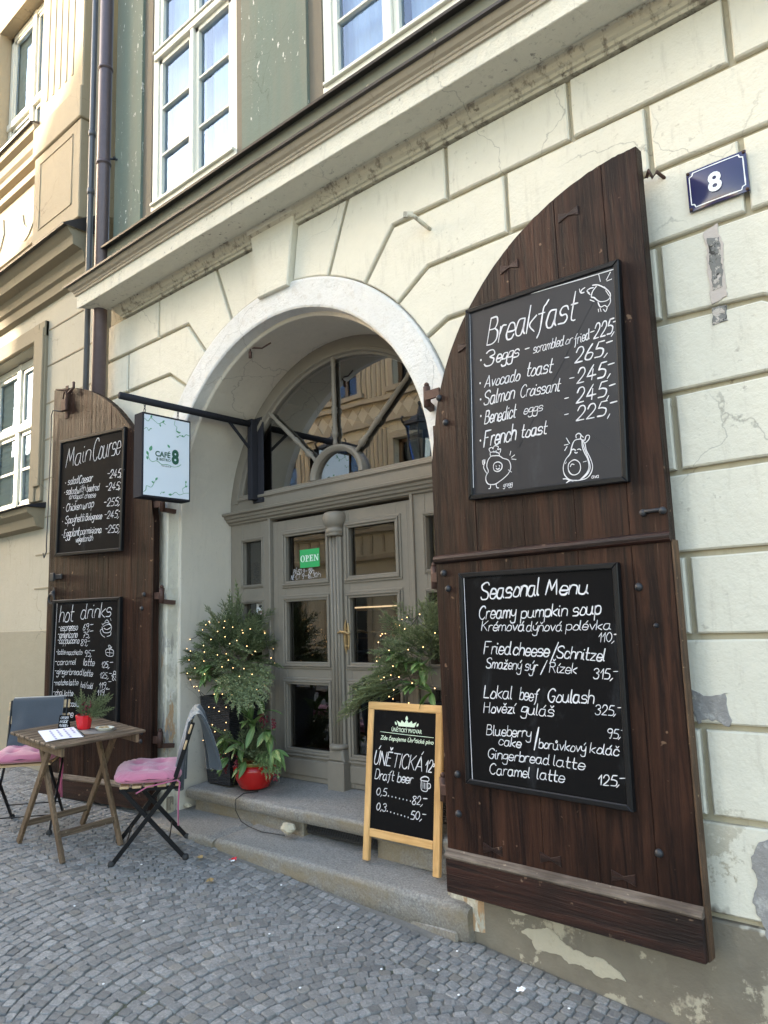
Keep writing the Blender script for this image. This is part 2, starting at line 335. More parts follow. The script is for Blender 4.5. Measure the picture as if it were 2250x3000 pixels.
m_redpot = plain('red_glaze', (.42, .012, .010), .22, .2, 12, .05, obj=True); m_redpot2 = plain('red_plastic', (.55, .016, .022), .25, .08, 12, obj=True); m_potrim = plain('olive_glaze_rim', (.22, .20, .05), .3, .35, 15, obj=True)
def stone_mat():
    t = NT('worn_granite'); n = t.noise(3, 6, .65); g = t.noise(95, 4, .7); c = t.mix(n, (.24, .23, .212), (.40, .385, .36)); c = t.mix(t.ramp(g, .35, .7), tuple([.15, .143, .135]), c)
    nz = t.math('ABSOLUTE', t.sep(t.geo.outputs['Normal'], 2)); side = t.math('MULTIPLY', t.math('SUBTRACT', 1.0, nz, True), t.ramp(t.noise(2.6, 5, .7), .38, .6)); c = t.mix(t.math('MULTIPLY', side, .8), c, (.215, .165, .095))
    return t.set(c, .8, t.math('ADD', t.math('MULTIPLY', g, .5), t.noise(22, 5)), .7, .012)
m_stone = stone_mat()
def sett_mat():
    t = NT('grey_setts'); k = t.attr('tint'); n = t.noise(75, 6, .75); m = t.noise(8, 4); c = t.mix(k, (.185, .182, .176), (.385, .38, .37)); c = t.mix(t.ramp(n, .38, .66), t.mix(.6, c, (.085, .086, .09)), c); c = t.mix(t.math('MULTIPLY', t.ramp(t.attr('warm'), .93, .95), .5), c, (.21, .19, .16))
    c = t.mix(t.math('MULTIPLY', t.ramp(t.noise(.9, 3), .45, .8), .3), c, (.10, .10, .10))
    return t.set(c, t.math('ADD', t.math('MULTIPLY', m, .25), .52), t.math('ADD', n, m), .7, .008, Specular_IOR_Level=.35)
m_sett = sett_mat()
def joint_mat():
    t = NT('joint_grit'); n = t.noise(40, 5, .7); c = t.mix(n, (.10, .096, .088), (.23, .22, .20)); c = t.mix(t.math('MULTIPLY', t.ramp(t.noise(2.1, 5, .7), .52, .66), .7), c, (.045, .055, .022)); return t.set(c, .95, n, .6, .01)
m_joint = joint_mat()
m_road = plain('distant_paving', (.10, .10, .102), .7, .3, 9, .4)
def emit(name, col, s):
    m, n, l, b = nodes(name); b.inputs['Base Color'].default_value = c4(col); b.inputs['Emission Color'].default_value = c4(col); b.inputs['Emission Strength'].default_value = s; return m
m_bulb = emit('warm_led', (1.0, .60, .25), .75); m_striplight = emit('shop_striplight', (1.0, .72, .42), .22)
m_wire = plain('thin_dark_wire', (.015, .015, .014), .6, .2, 20)
m_ysand = plaster('yellow_sandstone_plaster', (.40, .33, .225), (.25, .17, .09), None, .25, .3)
m_ycream = plaster('pale_neighbour_plaster', (.42, .39, .31), (.28, .24, .17), None, .4, .3)
m_ybase = plaster('olive_base_plaster', (.30, .275, .205), (.2, .17, .11), None, .3, .25)
m_ytan = plaster('tan_neighbour_trim', (.26, .22, .15), (.14, .11, .07), None, .4, .2)
m_nblind = plain('cream_blind', (.80, .72, .52), .8, .06, 20)
# ------------------------------------------------------------------ ground: one sheet + setts
def make_ground():
    xs = [-120, -70, -45, -30, -22, -16, -12, -10] + [-9 + .5 * i for i in range(24)] + [4, 7, 12, 20, 40, 90]
    ys = [-40, -25, -17, -12, -9, -7, -5.5, -4.5] + [-3.6 + .4 * i for i in range(10)] + [.3, .9]
    vs = [(x, y, ground_z(x, y) - .0075) for y in ys for x in xs]; nx = len(xs)
    fs = [(j * nx + i, j * nx + i + 1, (j + 1) * nx + i + 1, (j + 1) * nx + i) for j in range(len(ys) - 1) for i in range(nx - 1)]
    mb = MB(); mb.add(vs, fs, True); tag(mb.build('ground', m_joint), kind='structure')
make_ground()
def make_setts():
    V = []; F = []; T = []; W = []; pitch = .0535
    def stone(x, y, ang, lx, ly):
        if y > .0 or x < -9.5 or x > 1.6: return
        if y > -.035 and x > -2.2: return
        if y > -.135 + .05 * (x + 3.1) * (x > -4) and -4.75 < x < -2.25: return
        n = 10; ca, sa = math.cos(ang), math.sin(ang); z0 = ground_z(x, y) + rnd.gauss(0, .0016)
        sx = ground_z(x + .05, y) - ground_z(x - .05, y); sx /= .1; sx += rnd.gauss(0, .035); sy = .045 + rnd.gauss(0, .035); b = len(V)
        base = []
        for k in range(n):
            t = 2 * math.pi * (k + .5) / n; c_, s_ = math.cos(t), math.sin(t); e = .34
            base.append((math.copysign(abs(c_) ** e, c_) * lx / 2 * rnd.uniform(.86, 1.04), math.copysign(abs(s_) ** e, s_) * ly / 2 * rnd.uniform(.86, 1.04)))
        for sc, dz in ((1.0, -.03), (1.0, -.0045), (.955, -.0008), (.86, .0004)):
            for px, py in base:
                X = px * sc; Y = py * sc; wx = X * ca - Y * sa; wy = X * sa + Y * ca; V.append((x + wx, y + wy, z0 + dz + sx * wx + sy * wy))
        for r in range(3):
            for k in range(n): F.append((b + r * n + k, b + r * n + (k + 1) % n, b + (r + 1) * n + (k + 1) % n, b + (r + 1) * n + k))
        F.append(tuple(b + 3 * n + k for k in range(n)))
        v = min(1, max(0, rnd.gauss(.5, .27))); q = rnd.random(); T.extend([v] * (4 * n)); W.extend([q] * (4 * n))
    wst = 1.30; half = wst / 2; Rr = .92
    for s in range(4):                                                 # strips of segmental arcs, bulging uphill (-x)
        yc = -.42 - half - s * wst + 0
        a = math.asin(half / Rr); nst = int(round(2 * a * Rr / pitch))
        for row in range(-8, 232):
            x0 = 1.9 - row * pitch * 1.015 + rnd.gauss(0, .003)
            for k in range(nst):
                t = -a + 2 * a * (k + .5) / nst + rnd.gauss(0, .004); x = x0 - Rr * (math.cos(t) - math.cos(a)); y = yc + Rr * math.sin(t)
                stone(x, y, -t, pitch * rnd.uniform(.84, 1.12) * math.cos(t) ** .6, pitch * rnd.uniform(.88, 1.08))
    for r in range(8):                                                # straight rows along the wall and steps
        y = -.045 - r * pitch; x = -9.4 + rnd.random() * .05
        while x < 1.5:
            l = pitch * rnd.uniform(.85, 1.3); stone(x + l / 2, y, rnd.gauss(0, .03), l * .92, pitch * .92); x += l
    me = bpy.data.meshes.new('cobblestones'); me.from_pydata(V, [], F); me.update(); me.polygons.foreach_set('use_smooth', [len(f) == 4 for f in F])
    for nm, d in (('tint', T), ('warm', W)):
        at = me.attributes.new(nm, 'FLOAT', 'POINT'); at.data.foreach_set('value', d)
    tag(link_mesh('cobblestones', me, m_sett), kind='structure')
make_setts()
# ------------------------------------------------------------------ the cafe building
XC, ZC = -3.55, 2.43
JO = [4.207, 3.885, 3.555, 3.222, 2.88, 2.553, 2.22, 1.88, 1.55, 1.202, .857, .50]
cafe = thing('cafe_building', 'cream rusticated facade with green upper storey around the arched entrance', 'building', (XC, .6, .25))
def bpart(name, mb, mat, parent=None):
    p = parent or cafe; o = mb.build(name, mat); o.parent = p
    T = cafe.matrix_basis.inverted(); o.data.transform(T) if True else None
    return o
def arc_pt(r, t): return (r * math.cos(t), ZC + r * math.sin(t))
def make_wall():
    mb = MB(); ro = 1.405
    # backing sheet 3 cm behind the block faces, with the arched hole
    mb.m = 1; y = .03; n = 40; arc = [(XC + x, z) for x, z in (arc_pt(ro - .05, math.pi * i / n) for i in range(n + 1))]
    top = 4.6; vs = []; fs = []
    for i in range(n):
        a, b = arc[i], arc[i + 1]; mb.add([(a[0], y, a[1]), (a[0], y, top), (b[0], y, top), (b[0], y, b[1])], [(0, 1, 2, 3)])
    mb.add([(XC + ro - .05, y, -.6), (4.5, y, -.6), (4.5, y, top), (XC + ro - .05, y, top)], [(0, 1, 2, 3)])
    mb.add([(-5.72, y, -.2), (XC - ro + .05, y, -.2), (XC - ro + .05, y, top), (-5.72, y, top)], [(0, 1, 2, 3)])
    mb.add([(-5.72, y, -.2), (-5.72, y, top), (-5.72, .5, top), (-5.72, .5, -.2)], [(0, 1, 2, 3)])
    mb.m = 0; g = .0125
    def block(poly, y0=0.0, gg=g, bev=.007):
        if area2(poly) < 0: poly = poly[::-1]
        p = inset(poly, gg); q = []
        for i in range(len(p)):                                       # slightly uneven edges
            a = Vector(p[i]); b = Vector(p[(i + 1) % len(p)]); k = max(1, int((b - a).length / .12))
            for j in range(k):
                v = a.lerp(b, j / k); e = (b - a).normalized(); nn = Vector((-e.y, e.x))
                q.append(tuple(v + nn * (noise.noise(Vector((v.x * 4, 3.1, v.y * 4))) * .0035 if j else 0)))
        mb.prism(q, y0 + rnd.uniform(-.002, .002), .034, bev, back=False)
    th = lambda x, z: math.atan2(z - ZC, x)
    rad = [((.20, 4.207), (.145, 3.833)), ((.66, 4.207), (.474, 3.755)), ((1.003, 3.885), (.771, 3.605)), ((1.238, 3.555), (1.010, 3.407)), ((1.354, 3.222), (1.205, 3.153)), ((1.52, 2.88), (1.345, 2.835))]
    def arcseg(a, b):                                                 # points on the extrados from angle a to b
        return [arc_pt(ro, a + (b - a) * i / 7) for i in range(8)]
    ang = [th(*r[1]) for r in rad] + [0.0876]
    vous = [[rad[0][0], rad[1][0]] + arcseg(ang[1], ang[0])]
    ends = {1: 1.39, 2: 1.75, 3: 2.113, 4: 2.475, 5: 1.95}
    for sgn in (1, -1):
        W = lambda P: [(XC + sgn * x, z) for x, z in P]
        block(W(vous[0]))
        for k in range(1, 6):
            zt, zb = JO[k - 1], JO[k]; e = ends[k]
            if sgn < 0: e = min(e + (.08 if k == 2 else 0), 2.17)
            nb = rad[k + 1] if k < 5 else None
            P = [rad[k][0], (e, zt), (e, zb)] + ([nb[0]] + arcseg(ang[k + 1], ang[k]) if nb else [(ro, zb)] + arcseg(.0876, ang[k]))
            block(W(P))
            xs = [e, e + .73, e + 1.45, e + 2.2, e + 2.95, e + 3.7, 8.0] if sgn > 0 else [e, 2.17]
            if k == 4 and sgn > 0:
                block(W([(e, zt), (6, zt), (6, 2.60), (3.3, 2.60), (2.86, 2.86), (e, zb)])); continue
            if k == 5 and sgn > 0:
                block(W([(e, zt), (2.86, 2.86), (3.3, 2.60), (3.3, zb), (e, zb)])); continue
            for a, b in zip(xs, xs[1:]):
                if b - a > .03: block(W([(a, zt), (b, zt), (b, zb), (a, zb)]))
        for k in range(6, 12):
            zt, zb = JO[k - 1], JO[k]; xs = [ro] + ([2.48, 4.0, 6.0] if k % 2 == 0 else [3.2, 5.5]) if sgn > 0 else [ro, 2.17]
            for a, b in zip(xs, xs[1:]): block(W([(a, zt), (b, zt), (b, zb), (a, zb)]))
        mb.prism(W([(1.0, JO[11] - .012), (1.0, -.5), (8.0 if sgn > 0 else 2.17, -.5), (8.0 if sgn > 0 else 2.17, JO[11] - .012)])[::1] if False else W([(1.195, JO[11] - .012), (8.0 if sgn > 0 else 2.17, JO[11] - .012), (8.0 if sgn > 0 else 2.17, -.5), (1.195, -.5)]), -.004, .036, .008, back=False)
    o = bpart('rusticated_wall', mb, [m_wall, m_groove])
    k = MB(); kp = [(-.225, 4.33), (.225, 4.33), (.147, 3.80), (-.147, 3.80)]; k.prism([(XC + x, z) for x, z in kp], -.045, .034, .008)
    k.prism([(XC + x, z) for x, z in [(-.235, 4.33), (.235, 4.33), (.228, 4.268), (-.228, 4.268)]], -.068, -.04, .008)
    bpart('keystone', k, m_wall)
make_wall()
def arch_rings(zb_l=.2, zb_r=.2, n=44):
    def f(p):
        r, y = p[0], p[1]
        L = [(XC + r, y, zb_r + (ZC - zb_r) * i / 24) for i in range(24)]
        A = [(XC + r * math.cos(math.pi * i / n), y, ZC + r * math.sin(math.pi * i / n)) for i in range(n + 1)]
        Rr = [(XC - r, y, ZC - (ZC - zb_l) * i / 24) for i in range(1, 25)]
        out = []
        for (x, yy, z) in L + A + Rr:
            k = noise.noise(Vector((x * 3, z * 3, 1.7))) * .004 + (.008 * noise.noise(Vector((x * 5, z * 2.2, 5))) if z < 1.8 else 0); out.append((x, yy + k, z + k * .5))
        return out
    return f
mb = MB(); mb.sweep([(1.412, .03), (1.41, -.008), (1.395, -.014), (1.235, -.014), (1.222, -.008), (1.216, .075)], arch_rings(), smooth=False); bpart('arch_surround', mb, m_band)
mb = MB(); mb.sweep([(1.216, .075), (1.198, .078), (1.192, .085), (1.19, .60)], arch_rings(), smooth=False); bpart('arch_reveal', mb, m_reveal)
def xsweep(mb, prof, x0f, x1):
    L = [x0f(p) for p in prof]; n = 26
    def ring(i):
        y, z = prof[i]; return [(L[i] + (x1 - L[i]) * (k / n), y + .003 * noise.noise(Vector((k * 1.7, z * 9, 2.))), z + .003 * noise.noise(Vector((k * 1.3, y * 9, 7.)))) for k in range(n + 1)]
    mb.sweep(list(range(len(prof))), ring)
    mb.add([(L[i], p[0], p[1]) for i, p in enumerate(prof)] + [(L[0] if False else -5.45, .1, prof[0][1]), (-5.45, .1, prof[-1][1])], [tuple(range(len(prof))) + (len(prof) + 1, len(prof))])
xf = lambda p: -5.46 + min(0, p[0])
mb = MB(); xsweep(mb, [(.03, 4.205), (-.012, 4.207), (-.016, 4.222), (-.03, 4.226), (-.034, 4.242), (-.05, 4.252), (-.062, 4.272), (-.066, 4.292), (-.080, 4.296)], xf, 4.5); bpart('bed_moulding', mb, m_key)
mb = MB(); xsweep(mb, [(-.0, 4.300), (-.262, 4.294), (-.268, 4.286), (-.272, 4.29), (-.272, 4.392), (-.278, 4.396)], xf, 4.5); bpart('cornice_fascia', mb, m_fascia)
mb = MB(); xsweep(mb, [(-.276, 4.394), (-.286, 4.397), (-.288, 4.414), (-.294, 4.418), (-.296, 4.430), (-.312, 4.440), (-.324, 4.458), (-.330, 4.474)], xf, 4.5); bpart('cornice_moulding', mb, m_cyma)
mb = MB(); xsweep(mb, [(-.325, 4.470), (-.352, 4.468), (-.355, 4.482), (-.34, 4.488), (-.085, 4.53)], xf, 4.5); bpart('cornice_flashing', mb, m_flash)
mb = MB(); mb.box(-5.58, 4.5, -.095, .1, 4.50, 4.845); bpart('parapet_band', mb, m_parapet)
mb = MB(); xsweep(mb, [(-.085, 4.835), (-.148, 4.815), (-.152, 4.83), (-.14, 4.836), (.05, 4.90)], lambda p: -5.59, 4.5); bpart('sill_flashing', mb, m_flash)
# upper storey with window openings
WIN = [(-5.055, -3.945), (-3.065, -1.955), (-.95, .16)]
mb = MB(); edges = [-5.80]; yU = -.035; ztop = 11.5; zb, zt = 4.86, 7.35
xs = [-5.60] + [v for w_ in WIN for v in (w_[0] - .125, w_[1] + .085)] + [4.5]
for i in range(0, len(xs), 2): mb.box(xs[i], xs[i + 1], yU, .35, zb, ztop)
for w_ in WIN: mb.box(w_[0] - .1251, w_[1] + .0851, yU, .35, zt, ztop)
bpart('upper_wall', mb, m_green)
mb = MB()
for w_ in WIN:
    mb.box(w_[0] - .1245, w_[0] - .002, -.012, .33, zb + .02, zt - .001); mb.box(w_[1] + .002, w_[1] + .0845, -.012, .33, zb + .02, zt - .001)
bpart('window_surround', mb, m_tanstrip)
def tall_window(x0, x1, z0=4.945):
    f = MB(); y0, y1 = -.005, .07; xm = (x0 + x1) / 2; zT = 6.33; ztop = 7.33; e = .004
    f.box(x0, x0 + .075, y0, y1, z0, ztop, e); f.box(x1 - .075, x1, y0, y1, z0, ztop, e)
    f.box(x0, x1, y0 - .012, y1, z0 - .02, z0 + .072, e); f.box(x0 + .02, x1 - .02, y0 - .035, y0 + .01, z0 + .065, z0 + .09, e); f.box(x0, x1, y0, y1, ztop - .07, ztop, e)
    f.box(xm - .022, xm + .022, y0 - .012, y1, z0 + .07, zT, .006); f.box(xm - .018, xm + .018, y0 - .003, y1, zT, ztop - .06, .006)
    f.box(x0 + .03, x1 - .03, y0 - .018, y1, zT - .03, zT + .03, .006); f.box(x0 + .03, x1 - .03, y0 - .03, y0, zT + .03, zT + .052, .004)
    for a, b in ((x0 + .075, xm - .022), (xm + .022, x1 - .075)):
        for c_, d_, bars in ((z0 + .09, zT - .03, (5.436, 5.851)), (zT + .052, ztop - .07, (6.86,))):
            f.box(a, a + .042, y0 + .012, y1 - .01, c_, d_, .003); f.box(b - .042, b, y0 + .012, y1 - .01, c_, d_, .003); f.box(a, b, y0 + .012, y1 - .01, c_, c_ + .045, .003); f.box(a, b, y0 + .012, y1 - .01, d_ - .042, d_, .003)
            for z in bars: f.box(a + .04, b - .04, y0 + .014, y1 - .015, z - .010, z + .010, .003)
    w_ = bpart('window', f, m_frame)
    g = MB(); g.add([(x0 + .05, .035, z0 + .05), (x1 - .05, .035, z0 + .05), (x1 - .05, .035, ztop - .05), (x0 + .05, .035, ztop - .05)], [(0, 1, 2, 3)]); sub(g, 'glass', m_wglass, w_)
    g = MB(); g.add([(x0 - .1, .092, zT - .016), (x1 + .1, .092, zT - .016), (x1 + .1, .092, zT + .05), (x0 - .1, .092, zT + .05)], [(0, 1, 2, 3)]); sub(g, 'rail_back', m_frame, w_)
    cu = MB()
    for a, b in ((x0 + .04, xm - .03), (xm + .05, x1 - .04)):
        cu.grid(lambda u, v: (a + (b - a) * u, .16 + .014 * math.sin(u * 26 + 2 * math.sin(v * 2) + a) * (.4 + .6 * v) + .006 * math.sin(u * 61), z0 + .03 + (ztop - z0 - .1) * v), 44, 6)
    sub(cu, 'curtain', m_curtain, w_)
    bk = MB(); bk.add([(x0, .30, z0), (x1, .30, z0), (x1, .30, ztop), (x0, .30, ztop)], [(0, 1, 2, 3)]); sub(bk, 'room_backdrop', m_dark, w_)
def sub(mb, name, mat, parent): return bpart(name, mb, mat, parent)
for a, b in WIN: tall_window(a, b)
mb = MB(); mb.box(-5.7, 4.5, .36, 7.0, 4.6, 11.5); mb.box(-5.7, 4.5, -.5, 7.0, 11.5, 11.8); bpart('upper_body', mb, m_green)
# ------------------------------------------------------------------ entrance: door frame, leaves, fanlight (parts of the building)
YD = .53
def rail_mould(mb, x0, x1, z0, z1, y, w=.028, d=.016):
    """raised bolection moulding round an opening"""
    for k, (o, h) in enumerate(((w, d * .45), (w * .62, d), (w * .25, d * .5))):
        a0, a1, b0, b1 = x0 - o, x1 + o, z0 - o, z1 + o; t = w * .38
        mb.box(a0, a1, y - h, y + .004, b1 - t, b1, .003); mb.box(a0, a1, y - h, y + .004, b0, b0 + t, .003)
        mb.box(a0, a0 + t, y - h, y + .004, b0 + t, b1 - t, .003); mb.box(a1 - t, a1, y - h, y + .004, b0 + t, b1 - t, .003)
def pierced(mb, x0, x1, z0, z1, y0, y1, holes):
    """a joinery panel x0..x1, z0..z1 with stacked rectangular holes sharing one x range"""
    hx0, hx1 = holes[0][0], holes[0][1]
    mb.box(x0, hx0, y0, y1, z0, z1, .002); mb.box(hx1, x1, y0, y1, z0, z1, .002)
    zs = [z0] + [v for h in sorted(holes, key=lambda h: h[2]) for v in (h[2], h[3])] + [z1]
    for a, b in zip(zs[::2], zs[1::2]): mb.box(hx0 + .0005, hx1 - .0005, y0 + .0015, y1, a, b, .002)
def pane(x0, x1, z0, z1, y, parent, name='glass'):
    g = MB(); g.add([(x0, y, z0), (x1, y, z0), (x1, y, z1), (x0, y, z1)], [(0, 1, 2, 3)]); return sub(g, name, m_dglass, parent)
PZ = [(1.953, 2.287), (1.385, 1.817), (.80, 1.240)]
XD = -3.585
# frame with sidelights
f = MB()
for s in (1, -1):
    X = lambda v: XD + s * (v - XD)
    a = [X(-4.735), X(-4.262)]; a.sort(); h = [X(-4.587), X(-4.362)]; h.sort()
    pierced(f, a[0], a[1], .57, 2.44, YD, YD + .07, [(h[0], h[1], p, q) for p, q in PZ])
    for p, q in PZ: rail_mould(f, h[0], h[1], p, q, YD, .024, .012)
    e = X(-4.275), X(-4.252); f.box(min(e), max(e), YD - .018, YD + .05, .58, 2.44, .004)
f.box(-4.735, -2.435, YD - .004, YD + .09, 2.425, 2.60, .004)
# transom cornice
prof = [(.002, 2.428), (-.018, 2.432), (-.022, 2.444), (-.040, 2.452), (-.046, 2.468), (-.058, 2.474), (-.062, 2.49), (-.084, 2.50), (-.088, 2.516), (-.07, 2.522), (.0, 2.53)]
nx = 8; vs = []
f.sweep(prof, lambda p: [(-4.74 - (.0 if False else 0) + (2.31) * i / nx, YD + p[0], p[1]) for i in range(nx + 1)])
# arched frame
n = 40
def ring(p):
    r, y = p; zb = 2.59; A = []
    for i in range(n + 1):
        t = math.pi * i / n; A.append((XC + r * math.cos(t), y, max(zb, 2.415 + r * math.sin(t))))
    return A
f.sweep([(1.225, YD + .08), (1.225, YD - .006), (1.125, YD - .006), (1.120, YD - .016), (1.098, YD - .016), (1.088, YD + .004), (1.075, YD + .012), (1.070, YD + .07)], ring)
f.box(-4.62, -2.48, YD - .006, YD + .07, 2.597, 2.650, .003); f.box(-4.64, -2.46, YD - .018, YD + .02, 2.608, 2.63, .004)
frame = bpart('door_frame', f, m_door)
for s in (1, -1):
    for p, q in PZ:
        h = [XD + s * (v - XD) for v in (-4.587, -4.362)]; h.sort(); pane(h[0], h[1], p, q, YD + .035, frame)
# fanlight
fl = MB(); hub = (XD + .02, 2.652)
fl.sweep([(.256, YD + .05), (.256, YD - .010), (.238, YD - .016), (.222, YD - .010), (.208, YD + .0), (.205, YD + .05)], lambda p: [(hub[0] + p[0] * math.cos(math.pi * i / 24), p[1], hub[1] + .86 * p[0] * math.sin(math.pi * i / 24)) for i in range(25)])
fan = bpart('fanlight', fl, m_door)
for (ax, az), (bx, bz) in (((-4.30, 3.275), (-3.765, 2.79)), ((-3.578, 3.535), (-3.575, 2.87)), ((-2.83, 3.275), (-3.39, 2.785))):
    sp = MB(); P = Vector((bx, YD + .008, bz)); Q = Vector((ax, YD + .008, az)); L = (Q - P).length
    prof = [(0, .020), (.02, .024), (.05, .017), (.08, .017), (.10, .030), (.13, .034), (.16, .024), (.18, .030), (.20, .017), (.34, .024), (.36, .030), (.385, .024), (.40, .032), (.42, .020), (.5, .024), (.85, .018), (.88, .026), (.91, .020), (.93, .028), (.96, .020), (1.0, .016)]
    sp.tube([P.lerp(Q, t) for t, r in prof], [r * .74 for t, r in prof], 10); sub(sp, 'spoke', m_door, fan)
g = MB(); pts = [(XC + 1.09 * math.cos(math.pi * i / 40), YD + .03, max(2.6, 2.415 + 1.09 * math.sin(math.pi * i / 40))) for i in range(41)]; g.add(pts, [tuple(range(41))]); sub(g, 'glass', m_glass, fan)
# leaves
def leaf(s):
    X = lambda v: XD + s * (v - XD); L = MB(); a = sorted([X(-4.250), X(-3.592)]); h = sorted([X(-4.112), X(-3.690)])
    pierced(L, a[0], a[1], .592, 2.405, YD + .016, YD + .062, [(h[0], h[1], p, q) for p, q in PZ])
    for p, q in PZ: rail_mould(L, h[0], h[1], p, q, YD + .016, .042, .020)
    L.box(h[0] - .03, h[1] + .03, YD + .004, YD + .02, .625, .735, .006); L.box(h[0] - .045, h[1] + .045, YD - .002, YD + .02, .752, .765, .003)
    v = sorted([X(-4.205), X(-4.198)]); L.box(v[0], v[1], YD + .0145, YD + .02, .6, 2.40)
    o = bpart('door_leaf', L, m_door)
    for p, q in PZ: pane(h[0], h[1], p, q, YD + .042, o)
    return o
lf = leaf(1); rf = leaf(-1)
# turned cover post, on the left leaf
p = MB(); cx = XD
p.box(cx - .052, cx + .052, YD - .015, YD + .03, .80, 2.24, .012)
for dx in (-.03, 0, .03): p.tube([(cx + dx, YD - .016, .84), (cx + dx, YD - .016, 2.24)], .012, 6)
p.lathe([(.058, 2.235), (.066, 2.243), (.058, 2.252), (.068, 2.262), (.070, 2.275), (.058, 2.288), (.058, 2.296), (.070, 2.304), (.082, 2.33), (.086, 2.365), (.078, 2.392), (.06, 2.402)], (cx, YD + .0, 0), 24)
p.box(cx - .075, cx + .075, YD - .055, YD + .03, .565, .76, .006); p.prism([(cx - .075, .76), (cx + .075, .76), (cx + .06, .835), (cx - .06, .835)], YD - .05, YD + .02, .012)
p.lathe([(.055, .835), (.068, .843), (.07, .858), (.056, .868)], (cx, YD - .005, 0), 16)
sub(p, 'cover_post', m_door, lf)
# brass handle on the right leaf
hnd = MB(); hx, hz = -3.505, 1.56
pl = [(hx + .027 * math.cos(t) * (1 if abs(math.sin(t)) < .8 else .8), hz + .118 * math.sin(t)) for t in [2 * math.pi * i / 20 for i in range(20)]]
hnd.prism(pl, YD - .004, YD + .017, .004); hnd.tube([(hx, YD + .01, hz + .03), (hx, YD - .045, hz + .03)], .010, 8)
hnd.tube([(hx - .035, YD - .045, hz + .022), (hx - .01, YD - .048, hz + .033), (hx + .03, YD - .048, hz + .03), (hx + .06, YD - .045, hz + .018), (hx + .075, YD - .043, hz + .026)], [.006, .009, .008, .007, .005], 8)
hnd.ball((hx, YD + .002, hz - .06), .010, 8, 5)
sub(hnd, 'handle', m_brass, rf)
# dim room behind the glass
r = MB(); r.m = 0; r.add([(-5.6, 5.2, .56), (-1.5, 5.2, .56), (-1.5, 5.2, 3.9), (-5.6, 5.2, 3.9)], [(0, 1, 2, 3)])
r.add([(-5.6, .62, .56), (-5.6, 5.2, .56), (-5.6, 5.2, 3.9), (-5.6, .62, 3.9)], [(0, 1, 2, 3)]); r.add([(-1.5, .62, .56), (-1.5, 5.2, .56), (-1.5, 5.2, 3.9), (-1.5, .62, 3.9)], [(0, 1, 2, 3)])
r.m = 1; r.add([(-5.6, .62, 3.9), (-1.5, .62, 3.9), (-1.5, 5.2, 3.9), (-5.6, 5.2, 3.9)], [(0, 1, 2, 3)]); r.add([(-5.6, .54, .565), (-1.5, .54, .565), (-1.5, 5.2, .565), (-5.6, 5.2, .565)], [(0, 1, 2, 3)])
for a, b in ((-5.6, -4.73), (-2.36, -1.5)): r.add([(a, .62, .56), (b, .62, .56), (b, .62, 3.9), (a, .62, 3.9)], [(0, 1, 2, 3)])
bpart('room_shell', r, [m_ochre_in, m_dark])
dc = thing('display_case', 'glazed cake counter with a lit strip, seen dimly through the right door leaf', 'display case', (-4.6, 2.6, .57))
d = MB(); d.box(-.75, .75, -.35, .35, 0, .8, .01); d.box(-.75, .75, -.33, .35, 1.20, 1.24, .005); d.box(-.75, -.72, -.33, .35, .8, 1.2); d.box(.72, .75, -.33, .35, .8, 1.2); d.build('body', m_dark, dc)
d = MB(); d.box(-.7, .7, -.36, -.345, 1.215, 1.228, .002); d.build('light_strip', m_striplight, dc)
d = MB(); d.box(-.72, .72, -.3, .3, .98, .99); d.build('shelf', m_signframe, dc)
pt = thing('pendant_lamp', 'small warm hanging lamp inside, behind the left door leaf', 'lamp', (-5.2, 3.4, 2.2))
d = MB(); d.ball((0, 0, 0), .06, 10, 6); d.build('bulb', m_bulb, pt); d = MB(); d.tube([(0, 0, .05), (0, 0, 1.65)], .006, 5); d.build('cord', m_wire, pt)
# ------------------------------------------------------------------ neighbour on the left (turned a little with the street)
nb = thing('neighbour_building', 'sunlit sandy yellow facade with pilaster and moulded bands left of the drainpipes', 'building', (-5.97, .06, .38), R(0.0))
NX, NY = -5.97, .06
def npart(name, mb, mat, parent=None):
    o = mb.build(name, mat); o.parent = parent or nb; o.data.transform(Matrix.Translation((-nb.location.x, -nb.location.y, -nb.location.z))); return o
wl_, wr_ = -8.45, -7.15
def hole_wall(mb, x0, x1, z0, z1, y, hx0, hx1, hz0, hz1):
    mb.box(x0, hx0, y, y + .5, z0, z1); mb.box(hx1, x1, y, y + .5, z0, z1); mb.box(hx0 - .0005, hx1 + .0005, y, y + .5, z0, hz0); mb.box(hx0 - .0005, hx1 + .0005, y, y + .5, hz1, z1)
a = MB(); hole_wall(a, -20.0, -5.96, 1.665, 4.80, .03, wl_, wr_, 2.86, 4.45); npart('lower_wall', a, m_ycream)
a = MB(); a.box(-20, -5.962, .012, .5, -.4, 1.672, .004); npart('base_wall', a, m_ybase)
a = MB()
for z in (2.05, 2.36, 2.70, 3.06, 3.44, 3.79, 4.16, 4.52): a.box(-7.0, -5.975, .024, .0305, z - .006, z + .006)
npart('joint_lines', a, m_ytan)
a = MB(); hole_wall(a, -20, -5.96, 5.36, 13.5, .03, -8.4, -7.12, 6.78, 8.6); npart('upper_wall', a, m_ysand)
a = MB()
for (x0, x1, z0, z1, y) in ((-7.0, -6.89, 2.86, 4.62, -.0), (-7.115, -7.005, 2.86, 4.62, -.012), (-8.7, -8.47, 2.86, 4.62, -.005), (-8.7, -6.89, 4.46, 4.62, -.008)): a.box(x0, x1, y, .06, z0, z1, .008)
a.box(-7.03, -6.90, -.02, .05, 3.0, 4.55, .008)
npart('window_surround', a, m_ytan)
